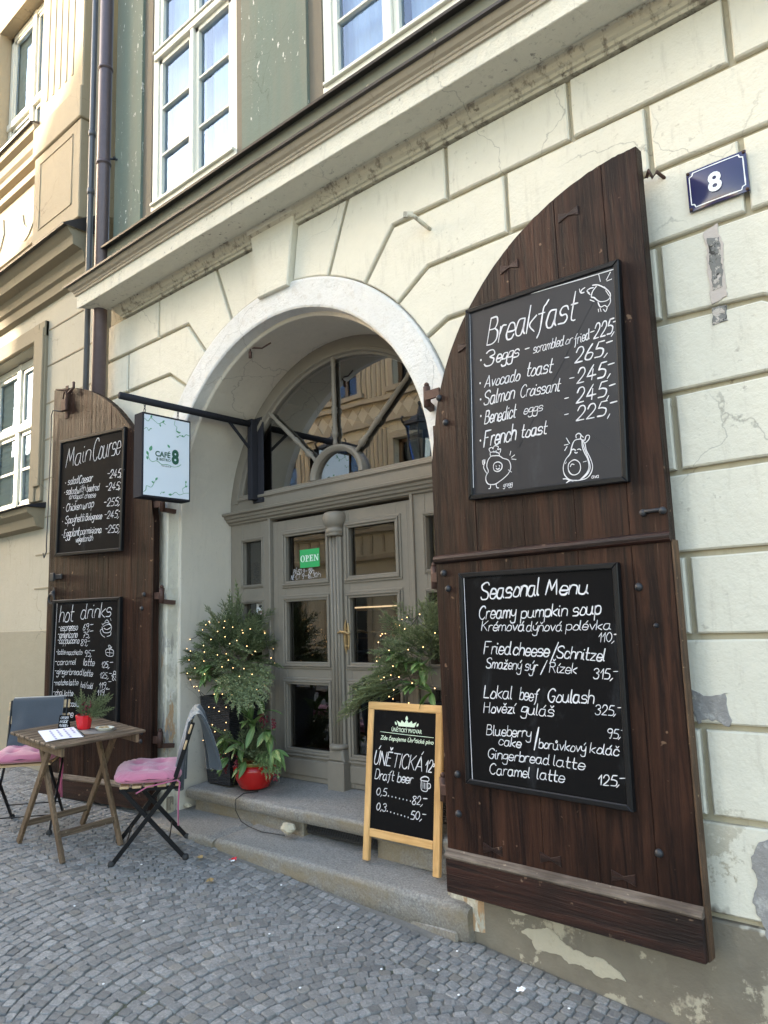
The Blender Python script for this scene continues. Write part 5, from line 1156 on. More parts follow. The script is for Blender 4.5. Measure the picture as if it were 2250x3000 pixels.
for x, z, a, s in ((-.13, .545, 1.2, .022), (-.04, .53, .8, .022), (-.06, .515, -1.2, .018), (.075, .49, -.6, .02), (.085, .478, .3, .02), (.13, .455, 2.5, .018), (.09, .45, 3.3, .018), (-.10, .10, 2.6, .02), (-.09, .12, .9, .026), (.04, .035, 3.2, .026), (.145, .10, .5, .02), (.15, .125, 1.5, .02), (-.145, .285, 2.0, .03), (-.135, .315, 1.2, .04), (-.15, .255, 1.8, .024), (.02, .36, 2.3, .026), (-.03, .04, .6, .015), (-.135, .468, .4, .014)): leafshape(x, z, a, s)
v.build('vine_drawing', m_vine, sg)
printed('lettering', 'CAFÉ', m_vined, sg, -.093, .288, -.0035, .036, .118, .028, 0, MS); printed('lettering', '& BISTRO', m_vined, sg, -.085, .262, -.0035, .017, .112, .02, 0, MS)
printed('lettering', '8', m_vined, sg, .035, .255, -.0035, .094, .058, .045, 0, MS); printed('lettering', 'Nerudova 8', m_ink, sg, -.045, .222, -.0035, .011, .075, .0, 0, MS)
ch = thing('hanging_chain', 'short dark chain link pair holding up the cafe sign', 'chain', (-4.415, 0, 3.10), 0)
for k, y in enumerate((-.43, -.17)):
    m = MB()
    for j in range(3):
        z = .012 + j * .021; ax = (1, 0) if j % 2 else (0, 1); m.tube([(-.03 * 0 + ax[0] * .007 * math.cos(t), y + ax[1] * .007 * math.cos(t), z + .014 * math.sin(t)) for t in [2 * math.pi * i / 10 for i in range(10)]], .0024, 5, closed=True)
    m.build('chain_link', m_iron, ch)
# ------------------------------------------------------------------ things stuck on the glass
t = thing('open_sign', 'green square OPEN sign behind the left door glass', 'sign', (-3.888, YD + .0385, 2.047)); m = MB(); m.box(-.10, .10, .0, .003, 0, .130); m.build('card', m_opengreen, t)
yy = -.0015; SER = {'O': 'ring', 'P': [(0, 0, 4.4, .7), (1.0, 0, 2.4, 7), (0, 6.3, 3.0, 7)], 'E': [(0, 0, 5.2, .7), (.9, 0, 2.4, 7), (0, 6.3, 5.0, 7), (4.4, 0, 5.2, 1.9), (4.3, 5.2, 5.0, 7), (2.2, 3.2, 3.8, 3.9), (3.4, 2.6, 4.0, 4.5)], 'N': [(0, 6.3, 2.2, 7), (.7, 0, 1.5, 7), (0, 0, 2.3, .6), (4.6, 6.3, 6.6, 7), (5.2, 0, 5.9, 7)]}
m = MB(); k = .0075; x0 = -.092
def ringp(cx, cz, rx, rz, tx, tz): m.sweep([(rx, rz), (rx - tx, rz - tz)], lambda p: [(cx + p[0] * math.cos(2 * math.pi * i / 28), yy, cz + p[1] * math.sin(2 * math.pi * i / 28)) for i in range(28)], closed=True)
z0 = .042; kz = .0066
ringp(x0 + 3.1 * k, z0 + 3.5 * kz, 3.0 * k, 3.65 * kz, 1.35 * k, .5 * kz); px = x0 + 6.7 * k
for gl, adv in (('P', 5.6), ('E', 6.0), ('N', 7.0)):
    for a, b, c_, d in SER[gl]: m.add([(px + a * k, yy, z0 + b * kz), (px + c_ * k, yy, z0 + b * kz), (px + c_ * k, yy, z0 + d * kz), (px + a * k, yy, z0 + d * kz)], [(0, 1, 2, 3)])
    if gl == 'P':
        m.sweep([(2.6, 1.95), (1.3, 1.45)], lambda p: [(px + 2.3 * k + p[0] * k * math.cos(R(-90) + R(180) * i / 14), yy, z0 + 5.05 * kz + p[1] * kz * math.sin(R(-90) + R(180) * i / 14)) for i in range(15)])
    if gl == 'N': m.add([(px + .6 * k, yy, z0 + 7 * kz), (px + 2.2 * k, yy, z0 + 7 * kz), (px + 5.9 * k, yy, z0), (px + 4.9 * k, yy, z0)], [(0, 1, 2, 3)])
    px += adv * k
m.build('lettering', m_openw, t)
t = thing('opening_hours', 'white handwritten opening hours on the left door glass', 'lettering', (-3.92, YD + .0412, 1.97)); m = MB()
for wd in (('PÁ-SO', -.145, .038, -.06, .036, .034), ('9', -.045, .036, -.028, .036, .032), ('-', -.018, .036, .0, .036, .032), ('18', .012, .036, .045, .036, .034), ('h', .05, .036, .07, .036, .034), ('NE-ČT', -.17, -.002, -.075, .0, .034), ('9', -.055, .0, -.035, .0, .034), ('-', -.025, .0, -.008, .0, .034), ('16,30', .005, .0, .10, .004, .032), ('h', .11, .004, .135, .004, .036)): write(m, *wd, -.0, .0034)
m.build('lettering', m_chalk, t)
t = thing('camera_notice', 'small white camera surveillance sticker on the left sidelight', 'sticker', (-4.42, YD + .031, 1.775)); m = MB(); m.box(-.047, .047, 0, .002, -.042, .042); m.build('sticker', m_enamelw, t)
m = MB(); m.prism([(-.02, .012), (.0, .004), (.018, .016), (.012, .028), (-.016, .026)], -.0015, .001); m.prism([(.0, .0), (.012, -.006), (.022, .004), (.016, .01)], -.0015, .001); m.build('camera_picture', m_ink, t)
m = MB()
for z in (-.018, -.026, -.034): m.box(-.03, .03, -.0015, .001, z - .002, z + .002)
m.build('red_lines', m_redpot2, t)
t = thing('paper_list', 'faint printed price list on the upper left sidelight', 'paper', (-4.47, YD + .031, 2.05)); m = MB()
for i in range(16): m.box(-.03, .03 - .02 * (i % 3 == 0), 0, .001, .07 - i * .0095, .0725 - i * .0095)
m.build('lines', m_ink, t)
# ------------------------------------------------------------------ sandwich board
TA6 = R(6); ab = thing('sandwich_board', 'pine framed A-board with draft beer prices standing on the lower step', 'sandwich board', (-2.705, .05, .37), 0, None)
MA = Matrix.Rotation(-TA6, 4, 'X')
for sx in (-1, 1):
    m = MB(); x = sx * .2405; m.box(x - .0215, x + .0215, 0, .026, 0, .800, .004, M=MA); m.build('leg', m_pine, ab)
m = MB(); m.box(-.2625, .2625, -.001, .027, .795, .838, .005, M=MA); m.build('top_rail', m_pine_h, ab)
m = MB(); m.box(-.219, .219, .001, .025, .125, .168, .004, M=MA); m.build('bottom_rail', m_pine_h, ab)
m = MB(); m.box(-.222, .222, .007, .018, .166, .797, M=MA); m.build('slate', m_slate, ab)
m = MB(); m.M = MA
for wd in TA: write(m, *wd[1:1] if False else wd, .0062, .0062 if wd[5] > .06 else .0056)
draw(m, PA[1:], .0062, .0055); m.build('lettering', m_chalk, ab)
m = MB(); m.M = MA; draw(m, [PA[0]], .0062, .003)
def petal(cx, cz, a, l, w_): return [(cx + p * math.cos(a) - q * math.sin(a), cz + p * math.sin(a) + q * math.cos(a)) for p, q in ((0, 0), (l * .4, -w_), (l * .75, -w_ * .7), (l, 0), (l * .75, w_ * .7), (l * .4, w_))]
m.prism([(-.035, .716), (.075, .716), (.09, .745), (.062, .733), (.055, .748), (.035, .735), (.02, .752), (.005, .735), (-.015, .748), (-.022, .733), (-.05, .745)], .0055, .0065)
for q in (petal(.02, .745, R(90), .028, .009), petal(-.05, .72, R(125), .022, .006), petal(.09, .72, R(55), .022, .006)): m.prism(q, .0055, .0065)
m.build('crown_logo', m_logo, ab)
printed('lettering', 'ÚNĚTICKÝ PIVOVAR', m_logo, ab, -.085, .686, .0058, .020, .212, .012, 0, MA); printed('lettering', 'Zde čepujeme Únětické pivo', m_logo, ab, -.166, .637, .0058, .022, .373, .012, .25, MA)
for sx in (-1, 1):
    m = MB(); x = sx * .2405; m.bar((x, .095, .80), (x, .31, .005), .04, .022); m.build('rear_leg', m_pine, ab)
m = MB(); m.bar((-.24, .20, .40), (.24, .20, .40), .03, .02); m.build('rear_rail', m_pine_h, ab)
# ------------------------------------------------------------------ greenery
class NP:
    """numpy mesh collector with a 'tint' attribute"""
    def __init__(s): s.v = []; s.f = []; s.t = []; s.n = 0
    def add(s, V, F, T): s.v.append(V); s.f.append(F + s.n); s.t.append(T); s.n += len(V)
    def build(s, name, mat, parent):
        V = np.concatenate(s.v); F = np.concatenate(s.f); T = np.concatenate(s.t); me = bpy.data.meshes.new(name)
        me.vertices.add(len(V)); me.vertices.foreach_set('co', V.astype(np.float32).ravel()); k = F.shape[1]
        me.loops.add(F.size); me.loops.foreach_set('vertex_index', F.astype(np.int32).ravel()); me.polygons.add(len(F)); me.polygons.foreach_set('loop_start', np.arange(len(F), dtype=np.int32) * k)
        at = me.attributes.new('tint', 'FLOAT', 'POINT'); at.data.foreach_set('value', T.astype(np.float32)); me.update(calc_edges=True); return link_mesh(name, me, mat, parent)
def sprig(L, nside, seed, nl=.020, wide=.5):
    r = random.Random(seed); V = []; F = []; T = []
    def needle(p, d, l, w, t):
        u = Vector((r.uniform(-1, 1), r.uniform(-1, 1), r.uniform(-1, 1))); s = d.cross(u); s = (s.normalized() if s.length > 1e-4 else Vector((0, 0, 1))) * w; b = len(V)
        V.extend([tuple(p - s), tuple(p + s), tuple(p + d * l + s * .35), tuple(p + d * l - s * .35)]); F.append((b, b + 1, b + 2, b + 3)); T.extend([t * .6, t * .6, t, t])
    def stick(a, b, dens, tip):
        d = (b - a); n = int(d.length / dens); d.normalize(); o = d.orthogonal().normalized(); o2 = d.cross(o)
        for k in range(3):
            s = (o * math.cos(k * 2.1) + o2 * math.sin(k * 2.1)) * .0022; i = len(V); V.extend([tuple(a - s), tuple(a + s), tuple(b + s * .5), tuple(b - s * .5)]); F.append((i, i + 1, i + 2, i + 3)); T.extend([0.15] * 4)
        for i in range(n):
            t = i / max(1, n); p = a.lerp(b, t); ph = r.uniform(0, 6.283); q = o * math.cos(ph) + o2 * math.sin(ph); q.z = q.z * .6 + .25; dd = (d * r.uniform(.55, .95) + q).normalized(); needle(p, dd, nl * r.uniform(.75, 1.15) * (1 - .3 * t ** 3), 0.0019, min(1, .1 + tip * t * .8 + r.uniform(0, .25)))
        needle(b, d, nl, .001, .9)
    stick(Vector((0, 0, 0)), Vector((L, 0, 0)), .0023, 1.0)
    for k in range(nside):
        x = L * (.18 + .74 * k / nside); l = L * wide * (1 - .75 * k / nside) * r.uniform(.8, 1.1)
        for s in (-1, 1): stick(Vector((x, 0, 0)), Vector((x + l * .72, s * l * .66, l * r.uniform(-.12, .18))), .0023, 1.0)
    return np.array(V), np.array(F), np.array(T)
PROTO = [sprig(.30, 5, 1), sprig(.24, 4, 2, .018), sprig(.36, 6, 3, .021), sprig(.20, 3, 4, .017)]
UPR = [sprig(.30, 7, 11, .014, .28), sprig(.22, 6, 12, .014, .3)]
def put(col, proto, p, d, droop=0.0, roll=0.0, sc=1.0, tint=0.0):
    V, F, T = proto; V = V * sc; V = V.copy(); V[:, 2] -= droop * V[:, 0] ** 2
    d = Vector(d).normalized(); up = Vector((0, 0, 1)); y = up.cross(d); y = y.normalized() if y.length > 1e-3 else Vector((0, 1, 0)); z = d.cross(y); c_, s_ = math.cos(roll), math.sin(roll); y2 = y * c_ + z * s_; z2 = z * c_ - y * s_
    M = np.array((d, y2, z2)); col.add(V @ M + np.array(p), F, np.clip(T + tint, 0, 1))
def leaf_np(l, w, bend):
    nu, nv = 5, 4; V = []; F = []
    for i in range(nu + 1):
        t = i / nu; ww = w * math.sin(math.pi * min(1, .06 + t * .94)) ** .75 * (1 - .15 * t)
        for j in range(nv + 1):
            s = j / nv * 2 - 1; V.append((l * t, s * ww / 2, -bend * l * t * t + .18 * abs(s) * ww))
    for i in range(nu):
        for j in range(nv): a = i * (nv + 1) + j; F.append((a, a + 1, a + nv + 2, a + nv + 1))
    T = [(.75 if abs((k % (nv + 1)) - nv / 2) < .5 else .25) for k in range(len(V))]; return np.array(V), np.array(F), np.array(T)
def cluster(col, p, n, l, w, down=.6, seed=0, axis=(0, -1, 0)):
    r = random.Random(seed); a = Vector(axis).normalized()
    for i in range(n):
        q = Vector((r.uniform(-1, 1), r.uniform(-1, 1), r.uniform(-1, 1))); d = (a + q * .85 + Vector((0, 0, -down))).normalized(); put(col, leaf_np(l * r.uniform(.7, 1.1), w * r.uniform(.8, 1.1), r.uniform(.1, .5)), p, d, 0, r.uniform(-.6, .6), 1, r.uniform(-.2, .15))
def planter(label, cx, cy, z0, seed, mirror, label_l, nb, xr):
    t = thing('fir_planter', label, 'planter', (cx, cy, z0), 0, 'wicker planters beside the door'); r = random.Random(seed)
    m = MB(); h = .585; b, tp = .128, .168
    m.sweep([(b, 0), (tp, h), (tp + .004, h + .004), (tp - .006, h + .01), (tp - .02, h), (tp - .03, h - .05)], lambda p: [(-p[0], -p[0], p[1]), (p[0], -p[0], p[1]), (p[0], p[0], p[1]), (-p[0], p[0], p[1])], closed=True)
    m.add([(-b, -b, 0), (b, -b, 0), (b, b, 0), (-b, b, 0)], [(3, 2, 1, 0)]); m.add([(-tp + .02, -tp + .02, h - .04), (tp - .02, -tp + .02, h - .04), (tp - .02, tp - .02, h - .04), (-tp + .02, tp - .02, h - .04)], [(0, 1, 2, 3)]); m.build('container', m_wicker, t)
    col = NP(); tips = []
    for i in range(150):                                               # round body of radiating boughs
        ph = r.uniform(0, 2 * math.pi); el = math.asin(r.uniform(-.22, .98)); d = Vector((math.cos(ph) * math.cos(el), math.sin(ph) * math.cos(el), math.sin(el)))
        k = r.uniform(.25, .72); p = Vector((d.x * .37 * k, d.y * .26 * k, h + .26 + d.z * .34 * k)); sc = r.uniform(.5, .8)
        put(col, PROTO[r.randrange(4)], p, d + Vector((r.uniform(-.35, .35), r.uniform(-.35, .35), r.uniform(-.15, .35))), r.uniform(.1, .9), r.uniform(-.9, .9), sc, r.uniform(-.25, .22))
    sides = ((-1, -.12, .30, .95), (-1, -.02, .36, .6), (-1, .12, .30, 1.2), (-1, .02, .42, .2), (1, -.10, .34, 1.2), (1, -.14, .40, 1.4), (1, .0, .30, .9), (.8, -.16, .32, 1.7), (.9, -.15, .34, 1.5))
    for sx, yy, l, dr in sides:
        sx *= mirror
        for q in range(2): put(col, PROTO[2], (sx * .12, yy + q * .04, h + .10 + r.uniform(0, .12)), (sx, -.25 + r.uniform(-.2, .2), .12 - .2 * (dr > 1.8)), dr * 1.0, r.uniform(-.5, .5), l / .36 * r.uniform(.95, 1.2), r.uniform(-.1, .2))
    ap = []
    if mirror > 0:
        for i in range(15): put(col, UPR[r.randrange(2)], (r.uniform(-.10, .10), r.uniform(-.08, .08), h + .26 + r.uniform(0, .30) * (1 - .0)), (r.uniform(-.22, .22), r.uniform(-.2, .2), 1), 0, r.uniform(0, 6), r.uniform(.7, 1.1), r.uniform(-.05, .2))
        put(col, UPR[0], (-.05, 0, h + .42), (.03, 0, 1), 0, 0, 1.15, .15); put(col, UPR[1], (.0, 0, h + .40), (-.1, 0, 1), 0, 0, 1.1, .15)
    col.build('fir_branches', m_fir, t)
    lf_ = NP()
    for i, (x, y, z, n) in enumerate(((.02, -.20, .22, 9), (.10, -.19, .10, 8), (-.06, -.19, .16, 5)) if mirror > 0 else ((-.10, -.2, .30, 8), (.06, -.22, .26, 9), (.10, -.2, .10, 7), (-.02, -.2, .14, 6))): cluster(lf_, (x, y, h + z), n, .12, .042, .9 if mirror > 0 else .3, seed + i)
    lf_.build('laurel_sprigs', m_laurel, t)
    # string of lights laid over it
    s = thing('string_lights', label_l, 'string lights', (cx, cy, z0), 0, None); pts = []
    for i in range(400):
        if len(pts) >= nb: break
        if r.random() < (.68 if mirror > 0 else 1.0):
            ph = r.uniform(-math.pi, 0) if r.random() < .85 else r.uniform(0, math.pi); el = math.asin(r.uniform(-.75, .85)); z = h + .27 + .33 * math.sin(el); R_ = .40 * math.cos(el) * .95
            if el > .6: R_ *= .8
            p = (R_ * math.cos(ph) * 1.0, R_ * .72 * math.sin(ph) - .03, z)
        else:
            z = r.choice((.16, .25, .34, .40, .52)) + r.uniform(-.04, .04); k = b + (tp - b) * z / h + .012; p = (r.uniform(-k, k * .9), -k, z) if r.random() < .75 else (-k, r.uniform(-k, k), z)
        if all((p[0] - q[0]) ** 2 + (p[1] - q[1]) ** 2 + (p[2] - q[2]) ** 2 > .0022 for q in pts): pts.append(p)
    m = MB(); m.ball((0, 0, 0), .0031, 6, 4); proto = m.build('bulb', m_bulb, s); proto.location = pts[0]
    for p in pts[1:]: c_ = proto.copy(); COL.objects.link(c_); c_.parent = s; c_.location = p
    rest = pts[1:]; path = [pts[0]]
    while rest: q = min(rest, key=lambda w_: sum((w_[i] - path[-1][i]) ** 2 for i in range(3))); rest.remove(q); path.append(q)
    m = MB()
    for a, c_ in zip(path, path[1:]):
        if sum((a[i] - c_[i]) ** 2 for i in range(3)) < .05: mid = tuple((a[i] + c_[i]) / 2 + (-.02 if i == 2 else r.uniform(-.01, .01)) for i in range(3)); m.tube([a, mid, c_], .0016, 4, caps=False)
    m.build('wire', m_wire, s); return t
planter('tall black wicker planter of fir branches at the left door jamb', -4.455, .335, .572, 21, 1, 'chain of warm bulbs over the fir branches left of the door', 96, 0)
planter('fir branch planter right of the door, mostly hidden behind the sandwich board', -2.66, .40, .572, 34, -1, 'chain of warm bulbs over the fir branches behind the sandwich board', 60, 0)
# red pot
t = thing('potted_plant', 'red glazed pot of drooping laurel and fir twigs on the upper step', 'potted plant', (-4.145, .27, .575)); m = MB()
m.lathe([(.085, 0), (.10, .01), (.125, .06), (.143, .11), (.143, .135), (.125, .15), (.118, .155)], (0, 0, 0), 28); m.lathe([(.11, .135), (.10, .12)], (0, 0, 0), 28); m.build('pot', m_redpot, t)
m = MB(); m.lathe([(.122, .150), (.124, .160), (.132, .168), (.130, .176), (.118, .174), (.112, .15)], (0, 0, 0), 28); m.build('rim', m_potrim, t)
m = MB(); m.lathe([(.001, .15), (.113, .15)], (0, 0, 0), 16); m.build('soil', m_twig, t)
lf_ = NP(); r = random.Random(5)
for x, y, z, n, dn, ax in ((-.13, -.10, .34, 9, .7, (-.6, -.8, 0)), (-.20, -.06, .28, 6, .9, (-1, -.4, 0)), (.02, -.12, .30, 8, .7, (.1, -1, 0)), (.18, -.04, .38, 8, .6, (.9, -.5, .2)), (.26, -.05, .27, 7, .8, (1, -.4, 0)), (-.03, .0, .44, 7, .2, (0, -.6, .7)), (.12, -.10, .42, 6, .4, (.4, -.7, .4)), (.05, -.12, .19, 3, .8, (0, -1, -.2)), (-.12, -.13, .2, 4, 1.0, (-.3, -1, 0)), (.09, 0, .5, 4, .0, (.3, -.3, 1))):
    cluster(lf_, (x, y, z), n, .15, .052, dn, int(x * 100) + 77, ax)
lf_.build('laurel_leaves', m_laurel, t)
col = NP()
for i in range(9): put(col, UPR[i % 2], (r.uniform(-.06, .06), r.uniform(-.05, .05), .17), (r.uniform(-.25, .15), r.uniform(-.2, .1), 1), 0, r.uniform(0, 6), r.uniform(.8, 1.25), .1)
for i in range(8): put(col, PROTO[i % 4], (r.uniform(-.05, .08), -.02, .18), (r.uniform(-.2, 1), r.uniform(-.6, .2), r.uniform(.2, .9)), 1.0, r.uniform(-.5, .5), r.uniform(.7, 1.0), .0)
col.build('fir_twigs', m_fir, t)
col = NP()
for dx, dy in ((.13, -.08), (.16, -.06), (.19, -.05), (.14, -.04)): put(col, PROTO[1], (dx, dy, .25), (.6, -.2, -.1), 3.0, r.uniform(-.4, .4), .8, .2)
col.build('light_fir_twig', m_fir2, t)
for x, y, z in ((-.19, -.13, .17), (.24, -.10, .17), (.30, -.07, .12), (.02, -.17, .18), (.10, -.02, .46), (.14, -.03, .45), (-.16, -.12, .13), (.2, -.0, .42)):
    m = MB()
    for k in range(14): m.ball((x + r.gauss(0, .010), y + r.gauss(0, .008), z + r.gauss(0, .022)), .007, 6, 4)
    m.build('red_bud', m_redleaf, t)
m = MB(); m.tube([(-4.05, .22, .568), (-4.10, .14, .566), (-4.10, .075, .54), (-4.10, .075, .47), (-4.04, .07, .415), (-3.95, .06, .398), (-3.80, .04, .392), (-3.62, .07, .392)], .0032, 6); tag(m.build('power_cable', m_wire), 'thin black cable running from the red pot down over the steps', 'cable')
# ------------------------------------------------------------------ cafe table, chairs and what lies on them
def on_ground(o, x, y, rotz):
    e = .15; gx = (ground_z(x + e, y) - ground_z(x - e, y)) / (2 * e); gy = (ground_z(x, y + e) - ground_z(x, y - e)) / (2 * e)
    n = Vector((-gx, -gy, 1)).normalized(); xa = Vector((math.cos(rotz), math.sin(rotz), 0)); xa = (xa - n * xa.dot(n)).normalized(); ya = n.cross(xa)
    o.matrix_world = Matrix(((xa.x, ya.x, n.x, x), (xa.y, ya.y, n.y, y), (xa.z, ya.z, n.z, ground_z(x, y)), (0, 0, 0, 1))); return o.matrix_world.copy()
tb = thing('cafe_table', 'weathered slatted wooden folding table on crossed legs', 'table'); MT = on_ground(tb, -4.675, -.70, R(-1))
WX, WY, HT = .315, .285, .70
ns = 9; p_ = 2 * WX / ns
for i in range(ns):
    m = MB(); x = -WX + i * p_; m.box(x + .006, x + p_ - .006, -WY + rnd.uniform(-.003, .003), WY + rnd.uniform(-.003, .003), HT - .018 + rnd.uniform(-.001, .001), HT, .004); m.build('slat', m_teak, tb)
for y in (-.235, .235):
    m = MB(); m.box(-WX + .015, WX - .015, y - .011, y + .011, HT - .07, HT - .0185, .004); m.build('apron', m_leg, tb)
for y, o in ((-.205, 0), (.205, 0)):
    a = (.085, y, HT - .03), (-.345, y, .0); b_ = (-.125, y + .024, HT - .03), (.205, y + .024, .0)
    if y > 0: b_ = (-.125, y - .024, HT - .03), (.205, y - .024, .0)
    for q in (a, b_): m = MB(); m.bar(q[1], q[0], .022, .040, (1, 0, 0), .003); m.build('leg', m_leg, tb)
for x0, z0 in ((-.262, .13), (.135, .145)):
    m = MB(); yy = .205 if x0 < 0 else .181; m.bar((x0, -yy, z0), (x0, yy, z0), .018, .036, (0, 0, 1), .003); m.build('stretcher', m_teak, tb)
m = MB(); m.bar((-.02, -.22, HT - .05), (-.02, .22, HT - .05), .02, .03, (0, 0, 1), .003); m.build('cross_bar', m_teak, tb)
# chair
def chair(label):
    c = thing('folding_chair', label, 'chair', (0, 0, 0), 0, 'folding chairs at the cafe table'); hw_ = .185
    for s in (-1, 1):
        m = MB(); x = s * hw_; P = [(x, -.205, .012), (x, .125, .435), (x, .235, .795)]
        m.bar(P[0], P[1], .011, .026, (0, 1, 0), .002); m.bar(P[1], P[2], .011, .026, (0, 1, 0), .002); m.build('back_leg', m_black, c)
        m = MB(); x = s * (hw_ - .016); m.bar((x, .195, .012), (x, -.165, .425), .011, .026, (0, 1, 0), .002); m.build('seat_leg', m_black, c)
        for q in ((s * hw_, -.212), (s * (hw_ - .016), .202)):
            m = MB(); m.lathe([(.017, 0), (.02, .008), (.018, .022), (.012, .03)], (q[0], q[1], -.002), 10); m.build('rubber_foot', m_rubber, c)
        m = MB(); m.box(s * (hw_ - .03) - .004, s * (hw_ - .03) + .004, -.18, .17, .405, .428, .002); m.build('seat_rail', m_black, c)
    for z, y, x in ((.10, -.135, hw_), (.115, .108, hw_ - .016)):
        m = MB(); m.tube([(-x, y, z), (x, y, z)], .0045, 6); m.build('cross_rod', m_black, c)
    for i in range(5):
        m = MB(); y = -.175 + i * .070; m.box(-hw_ + .005, hw_ - .005, y, y + .052, .428, .443, .003); m.build('seat_slat', m_slat, c)
    for y0, z0 in ((.232, .755), (.205, .665)):
        m = MB(); dv = Vector((0, .11, .36)).normalized(); nv = Vector((0, -.36, .11)).normalized(); q = Vector((0, y0, z0)) + nv * .012; m.bar(Vector((-hw_ - .018, q.y, q.z)), Vector((hw_ + .018, q.y, q.z)), .012, .056, tuple(dv), .003); m.build('back_slat', m_slat, c)
    return c
cR = chair('folding chair right of the table, seen side-on with its blanket hung over the back'); XR_, YR_, AR_ = -4.25, -.44, R(-36)
cL = copy_tree(cR); cL['label'] = 'folding chair left of the table, facing the street with a blanket on its back'; XL_, YL_, AL_ = -5.29, -.72, R(50)
MR_ = on_ground(cR, XR_, YR_, AR_); ML_ = on_ground(cL, XL_, YL_, AL_)
def cushion(label, M, seed):
    t = bpy.data.objects.new('seat_cushion', None); COL.objects.link(t); t.matrix_world = M @ Matrix.Translation((0, -.02, .445)); tag(t, label, 'cushion', 'pink cushions on the chairs')
    a, b, h = .205, .195, .034; tu = [(-.075, -.07), (.075, -.07), (-.075, .07), (.075, .07)]
    def se(u, v, top):
        th = 2 * math.pi * u; e = .40; c_, s_ = math.cos(th), math.sin(th); rx = math.copysign(abs(c_) ** e, c_) * a; ry = math.copysign(abs(s_) ** e, s_) * b
        k = math.sin(v * math.pi / 2) ** .8; x, y = rx * k, ry * k; hh = h * max(0, 1 - k ** 5) ** .5
        d = 1 - .62 * sum(math.exp(-((x - p) ** 2 + (y - q) ** 2) / .0012) for p, q in tu) - .12 * sum(math.exp(-((x - p) ** 2) / .0003) * .5 for p in (0,))
        w_ = .007 * noise.noise(Vector((x * 18, y * 18, seed))) + .004 * noise.noise(Vector((x * 60, y * 60, seed))) + (.006 * math.sin(th * 23 + seed) + .008 * noise.noise(Vector((th * 9, seed, 0)))) * k ** 4
        return (x * (1 + w_ * .5), y * (1 + w_ * .5), h + (hh * d * 1.15 + w_ * (1 - .3 * k) if top else -hh * .95))
    m = MB(); m.grid(lambda u, v: se(u, 1 - v * .999, True), 64, 22); m.grid(lambda u, v: se(1 - u, 1 - v * .999, False), 64, 10); m.build('pad', m_pink, t)
    return t
k = cushion('pink tufted cushion on the right-hand chair', MR_, 1.3); k2 = cushion('pink tufted cushion on the left-hand chair', ML_, 6.1)
def ribbon3(t, pts, w_):
    m = MB(); n = len(pts); vs = []
    for i, p in enumerate(pts): vs += [(p[0] - w_ / 2, p[1], p[2]), (p[0] + w_ / 2, p[1], p[2])]
    m.add(vs, [(2 * i, 2 * i + 1, 2 * i + 3, 2 * i + 2) for i in range(n - 1)], True); m.tube(pts, w_ * .35, 5); m.build('tie_ribbon', m_ribbon, t)
ribbon3(k, [(.19, .17, .02), (.205, .185, .01), (.20, .18, -.06), (.203, .178, -.14), (.198, .18, -.24)], .014); ribbon3(k, [(.19, .17, .02), (.2, .10, .012), (.205, .0, -.005), (.215, -.06, -.035)], .012)
ribbon3(k2, [(.17, .16, .0), (.18, .14, -.10), (.175, .13, -.20), (.18, .125, -.30)], .014); ribbon3(k2, [(.16, .16, .0), (.165, .14, -.1), (.16, .135, -.28)], .01)
def blanket(label, M, prof, x0, x1, fold, seed, thick=.012):
    t = bpy.data.objects.new('blanket', None); COL.objects.link(t); t.matrix_world = M.copy(); tag(t, label, 'blanket', 'grey blue blankets on the chairs')
    S = [Vector((0, y, z)) for y, z in prof]; L = [0]
    for a, b in zip(S, S[1:]): L.append(L[-1] + (b - a).length)
    def at(s):
        s *= L[-1]
        for i in range(len(S) - 1):
            if s <= L[i + 1]: return S[i].lerp(S[i + 1], (s - L[i]) / max(1e-6, L[i + 1] - L[i]))
        return S[-1]
    def f(u, v, o):
        q = at(v); e = abs(v - .5) * 2; a = fold(u, v); x = x0 + (x1 - x0) * u + a[0]; n = Vector((0, 1 if v > .5 else -1, .4 * (1 - e))).normalized()
        y = q.y + a[1]; z = q.z + a[2]; return (x, y + n.y * o, z + n.z * o)
    m = MB(); nu, nv = 40, 44; m.grid(lambda u, v: f(u, v, thick / 2), nu, nv); m.grid(lambda u, v: f(1 - u, v, -thick / 2), nu, nv)
    for uu in (0, 1): m.grid(lambda u, v: f(uu, v, (u - .5) * thick * (1 if uu else -1)), 2, nv)
    for vv in (0, 1): m.grid(lambda u, v: f(u, vv, (v - .5) * thick * (-1 if vv else 1)), nu, 2)
    m.build('cloth', m_blanket, t)
blanket('grey blue blanket draped flat over the back of the left-hand chair', ML_, [(.075, .475), (.115, .55), (.165, .66), (.205, .77), (.222, .805), (.245, .812), (.262, .79), (.272, .70), (.27, .56), (.268, .50)], -.172, .165, lambda u, v: (.004 * math.sin(v * 9), .02 * noise.noise(Vector((u * 3.2, v * 5, 2))) + .004 * math.sin(u * 11 + 3 * v), .008 * math.sin(u * 3 + 1) * (1 if v > .9 or v < .1 else 0)), 1.0)
def hungfold(u, v):
    e = abs(v - .5) * 2; s = -1 if v < .5 else 1
    q = math.sin(u * 13 + 2 * s); return (-(u - .45) * .20 * e, s * .026 * q * e ** .7 + (.045 * (u - .5) * e if s > 0 else -.03 * u * e), (-.16 * (1 - u) * u * 4 if s > 0 else -.06 * u) * e * .5 - .05 * max(0, math.sin(u * 7 + s)) * e ** 2)
blanket('grey blue blanket hung in loose folds over the back of the right-hand chair', MR_, [(.165, .40), (.172, .50), (.182, .62), (.198, .73), (.216, .80), (.238, .835), (.262, .84), (.288, .80), (.318, .72), (.345, .62), (.36, .54)], -.16, .17, hungfold, 2.0, .014)
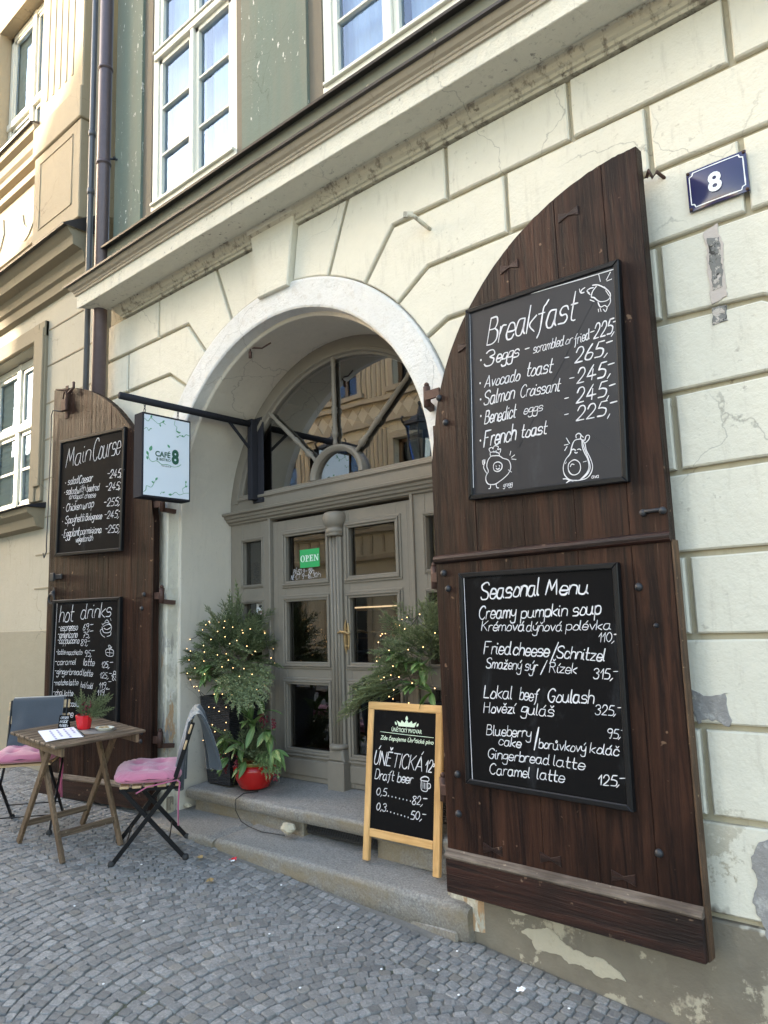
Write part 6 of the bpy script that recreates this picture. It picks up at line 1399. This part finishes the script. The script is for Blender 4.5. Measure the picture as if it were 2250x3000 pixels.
# things on the table top
def on_table(name, label, cat, x, y, rz=0.0):
    t = bpy.data.objects.new(name, None); COL.objects.link(t); t.matrix_world = MT @ Matrix.Translation((x, y, HT)) @ Matrix.Rotation(rz, 4, 'Z'); return tag(t, label, cat)
def lx(X, Y): v = MT.inverted() @ Vector((X, Y, 1.04)); return v.x, v.y
x, y = lx(-4.645, -.685); t = on_table('small_plant', 'small fir sprig arrangement in a red pot on the table', 'potted plant', x, y); m = MB()
m.lathe([(.036, 0), (.040, .004), (.052, .085), (.054, .088), (.050, .090), (.046, .07)], (0, 0, 0), 10, False); m.build('pot', m_redpot2, t)
m = MB(); m.lathe([(.001, .075), (.046, .076)], (0, 0, 0), 12); m.build('soil', m_twig, t)
col = NP(); rr_ = random.Random(3)
for i in range(10): put(col, UPR[i % 2], (rr_.uniform(-.02, .02), rr_.uniform(-.02, .02), .075), (rr_.uniform(-.5, .3), rr_.uniform(-.3, .3), 1), .5, rr_.uniform(0, 6), rr_.uniform(.45, .62), .15)
for d, s_ in (((.75, .45, .65), .95), ((.8, .5, .9), .9), ((.9, .5, .30), .85), ((.6, .4, 1.0), .75), ((.9, .3, .12), .7)):
    for q in range(2): put(col, UPR[0], (.01, .005, .08), (d[0] + rr_.uniform(-.06, .06), d[1], d[2]), .2, q * 1.57, s_ * .78, .2)
col.build('fir_sprigs', m_fir, t)
m = MB()
for i in range(22): m.ball((.03 + rr_.gauss(0, .022), .0 + rr_.gauss(0, .015), .15 + rr_.gauss(0, .025)), .006, 6, 4)
m.build('red_berries', m_redleaf, t)
x, y = lx(-4.765, -.762); t = on_table('order_card', 'small black tent card with white writing asking to order inside', 'card', x, y, R(38)); T2 = Matrix.Rotation(R(-16), 4, 'X'); m = MB()
m.box(-.035, .035, 0, .003, 0, .082, .001, M=T2); m.bar((0, .045, 0), (0, .024, .075), .05, .003); m.build('card', m_slate, t)
m = MB(); m.M = T2
for wd in (('ORDER', -.025, .058, .026, .058, .014), ('INSIDE', -.026, .035, .024, .035, .014), ('PLEASE', -.028, .010, .018, .010, .015)): write(m, *wd, -.0008, .0024)
draw(m, ['.022,.016 .026,.010 .030,.016 .026,.021 .022,.016'], -.0008, .002); m.build('lettering', m_chalk, t)
x, y = lx(-4.575, -.86); t = on_table('menu_booklet', 'spiral bound paper menu lying open on the front of the table', 'menu', x, y, R(-14)); m = MB()
for i in range(3): a = -.02 + .012 * i; m.grid(lambda u, v: (-.145 + .27 * u + a, -.105 + .21 * v - i * .004, .003 + .0035 * i + .008 * math.sin(u * 2.6 + i) * (1 - v * .4) * (i > 0) + .004 * math.sin(v * 4) * u), 12, 8)
m.build('pages', m_paper, t); m = MB()
for j, (z_, n_) in enumerate(((.06, 3), (.02, 5), (-.02, 4), (-.06, 5))):
    for q in range(n_): x_ = -.09 + q * .045; m.grid(lambda u, v: (x_ + .032 * u, z_ + .012 * v, .0165 + .008 * math.sin((x_ + .032 * u + .141) / .27 * 2.6 + 2) * (1 - (z_ + .113) / .21 * .4)), 2, 1, False)
m.build('print', m_print, t); m = MB()
for i in range(26): u_ = -.135 + i * .0104; m.tube([(u_, .098 + .005 * math.cos(q), .009 + .008 * math.sin(q)) for q in [2 * math.pi * k / 6 for k in range(6)]], .0009, 4, closed=True)
m.build('spiral', m_wire, t)
x, y = lx(-4.50, -.625); t = on_table('bowl', 'small pale oval dish of yellowish nuts at the right of the table', 'bowl', x, y, R(35)); m = MB()
m.sweep([(.03, .002), (.045, .004), (.058, .018), (.061, .02), (.058, .021), (.044, .008), (.001, .006)], lambda p: [(p[0] * 1.0 * math.cos(2 * math.pi * i / 28), p[0] * .72 * math.sin(2 * math.pi * i / 28), p[1]) for i in range(28)], closed=True, smooth=True); m.build('dish', m_frame, t); m = MB()
for i in range(16): q = rr_.uniform(0, 6.28); w_ = rr_.uniform(.0, .04); m.ball((w_ * math.cos(q), .7 * w_ * math.sin(q), .014 + rr_.uniform(0, .006)), .009, 6, 4)
m.build('nuts', m_slat, t)
x, y = lx(-4.55, -.65); t = on_table('place_mat', 'round greyish lace mat under the oval dish', 'mat', x, y); m = MB(); m.lathe([(.115, .0005), (.115, .0018), (.001, .0018)], (0, 0, 0), 32); m.build('mat', plain('grey_lace', (.20, .17, .15), .8, .35, 90), t)
# ------------------------------------------------------------------ litter on the setts
def litter(name, label, x, y, s, mat, rz, cat):
    m = MB(); m.grid(lambda u, v: ((u - .5) * s, (v - .5) * s * .7, .006 + .25 * s * noise.noise(Vector((u * 2.5, v * 2.5, s * 300 + rz)))), 5, 4, False); o = m.build(name, mat); o.location = (x, y, ground_z(x, y) + .012); o.rotation_euler = (.2, -.1, rz); return tag(o, label, cat)
litter('sweet_wrapper', 'crumpled red sweet wrapper by the lower step', -3.75, -.215, .04, m_redpot2, .4, 'wrapper'); litter('paper_scrap', 'white scrap stuck beside the red wrapper', -3.735, -.232, .022, m_enamelw, 1.1, 'paper')
m_dry = plain('dry_leaf', (.30, .20, .085), .8, .3, 60)
litter('dry_leaf', 'tan dry leaf on the setts in front of the steps', -3.62, -.47, .045, m_dry, 2.0, 'leaf'); litter('dry_leaf', 'brown dry leaf lying closest to the folding chair', -3.92, -.33, .04, m_dry, .5, 'leaf')
litter('paper_scrap', 'elongated white scrap on the setts below the right gate', -1.82, -.23, .035, m_enamelw, .3, 'paper')
bits = []
for i, (x, y) in enumerate([(-2.36, -.49), (-2.2, -.15), (-2.17, -.33), (-2.52, -.82), (-2.95, -.62), (-3.3, -.24), (-2.75, -.36), (-1.62, -.2), (-3.5, -.95), (-2.45, -1.2), (-2.0, -.42), (-3.15, -1.35), (-3.9, -1.1), (-4.1, -.6)]):
    m = MB(); m.ball((0, 0, 0), .0065, 6, 4, .5); o = m.build('paper_bit', m_enamelw); o.location = (x, y, ground_z(x, y) + .008); tag(o, 'tiny white paper bit scattered on the setts', 'paper', 'white bits on the setts')
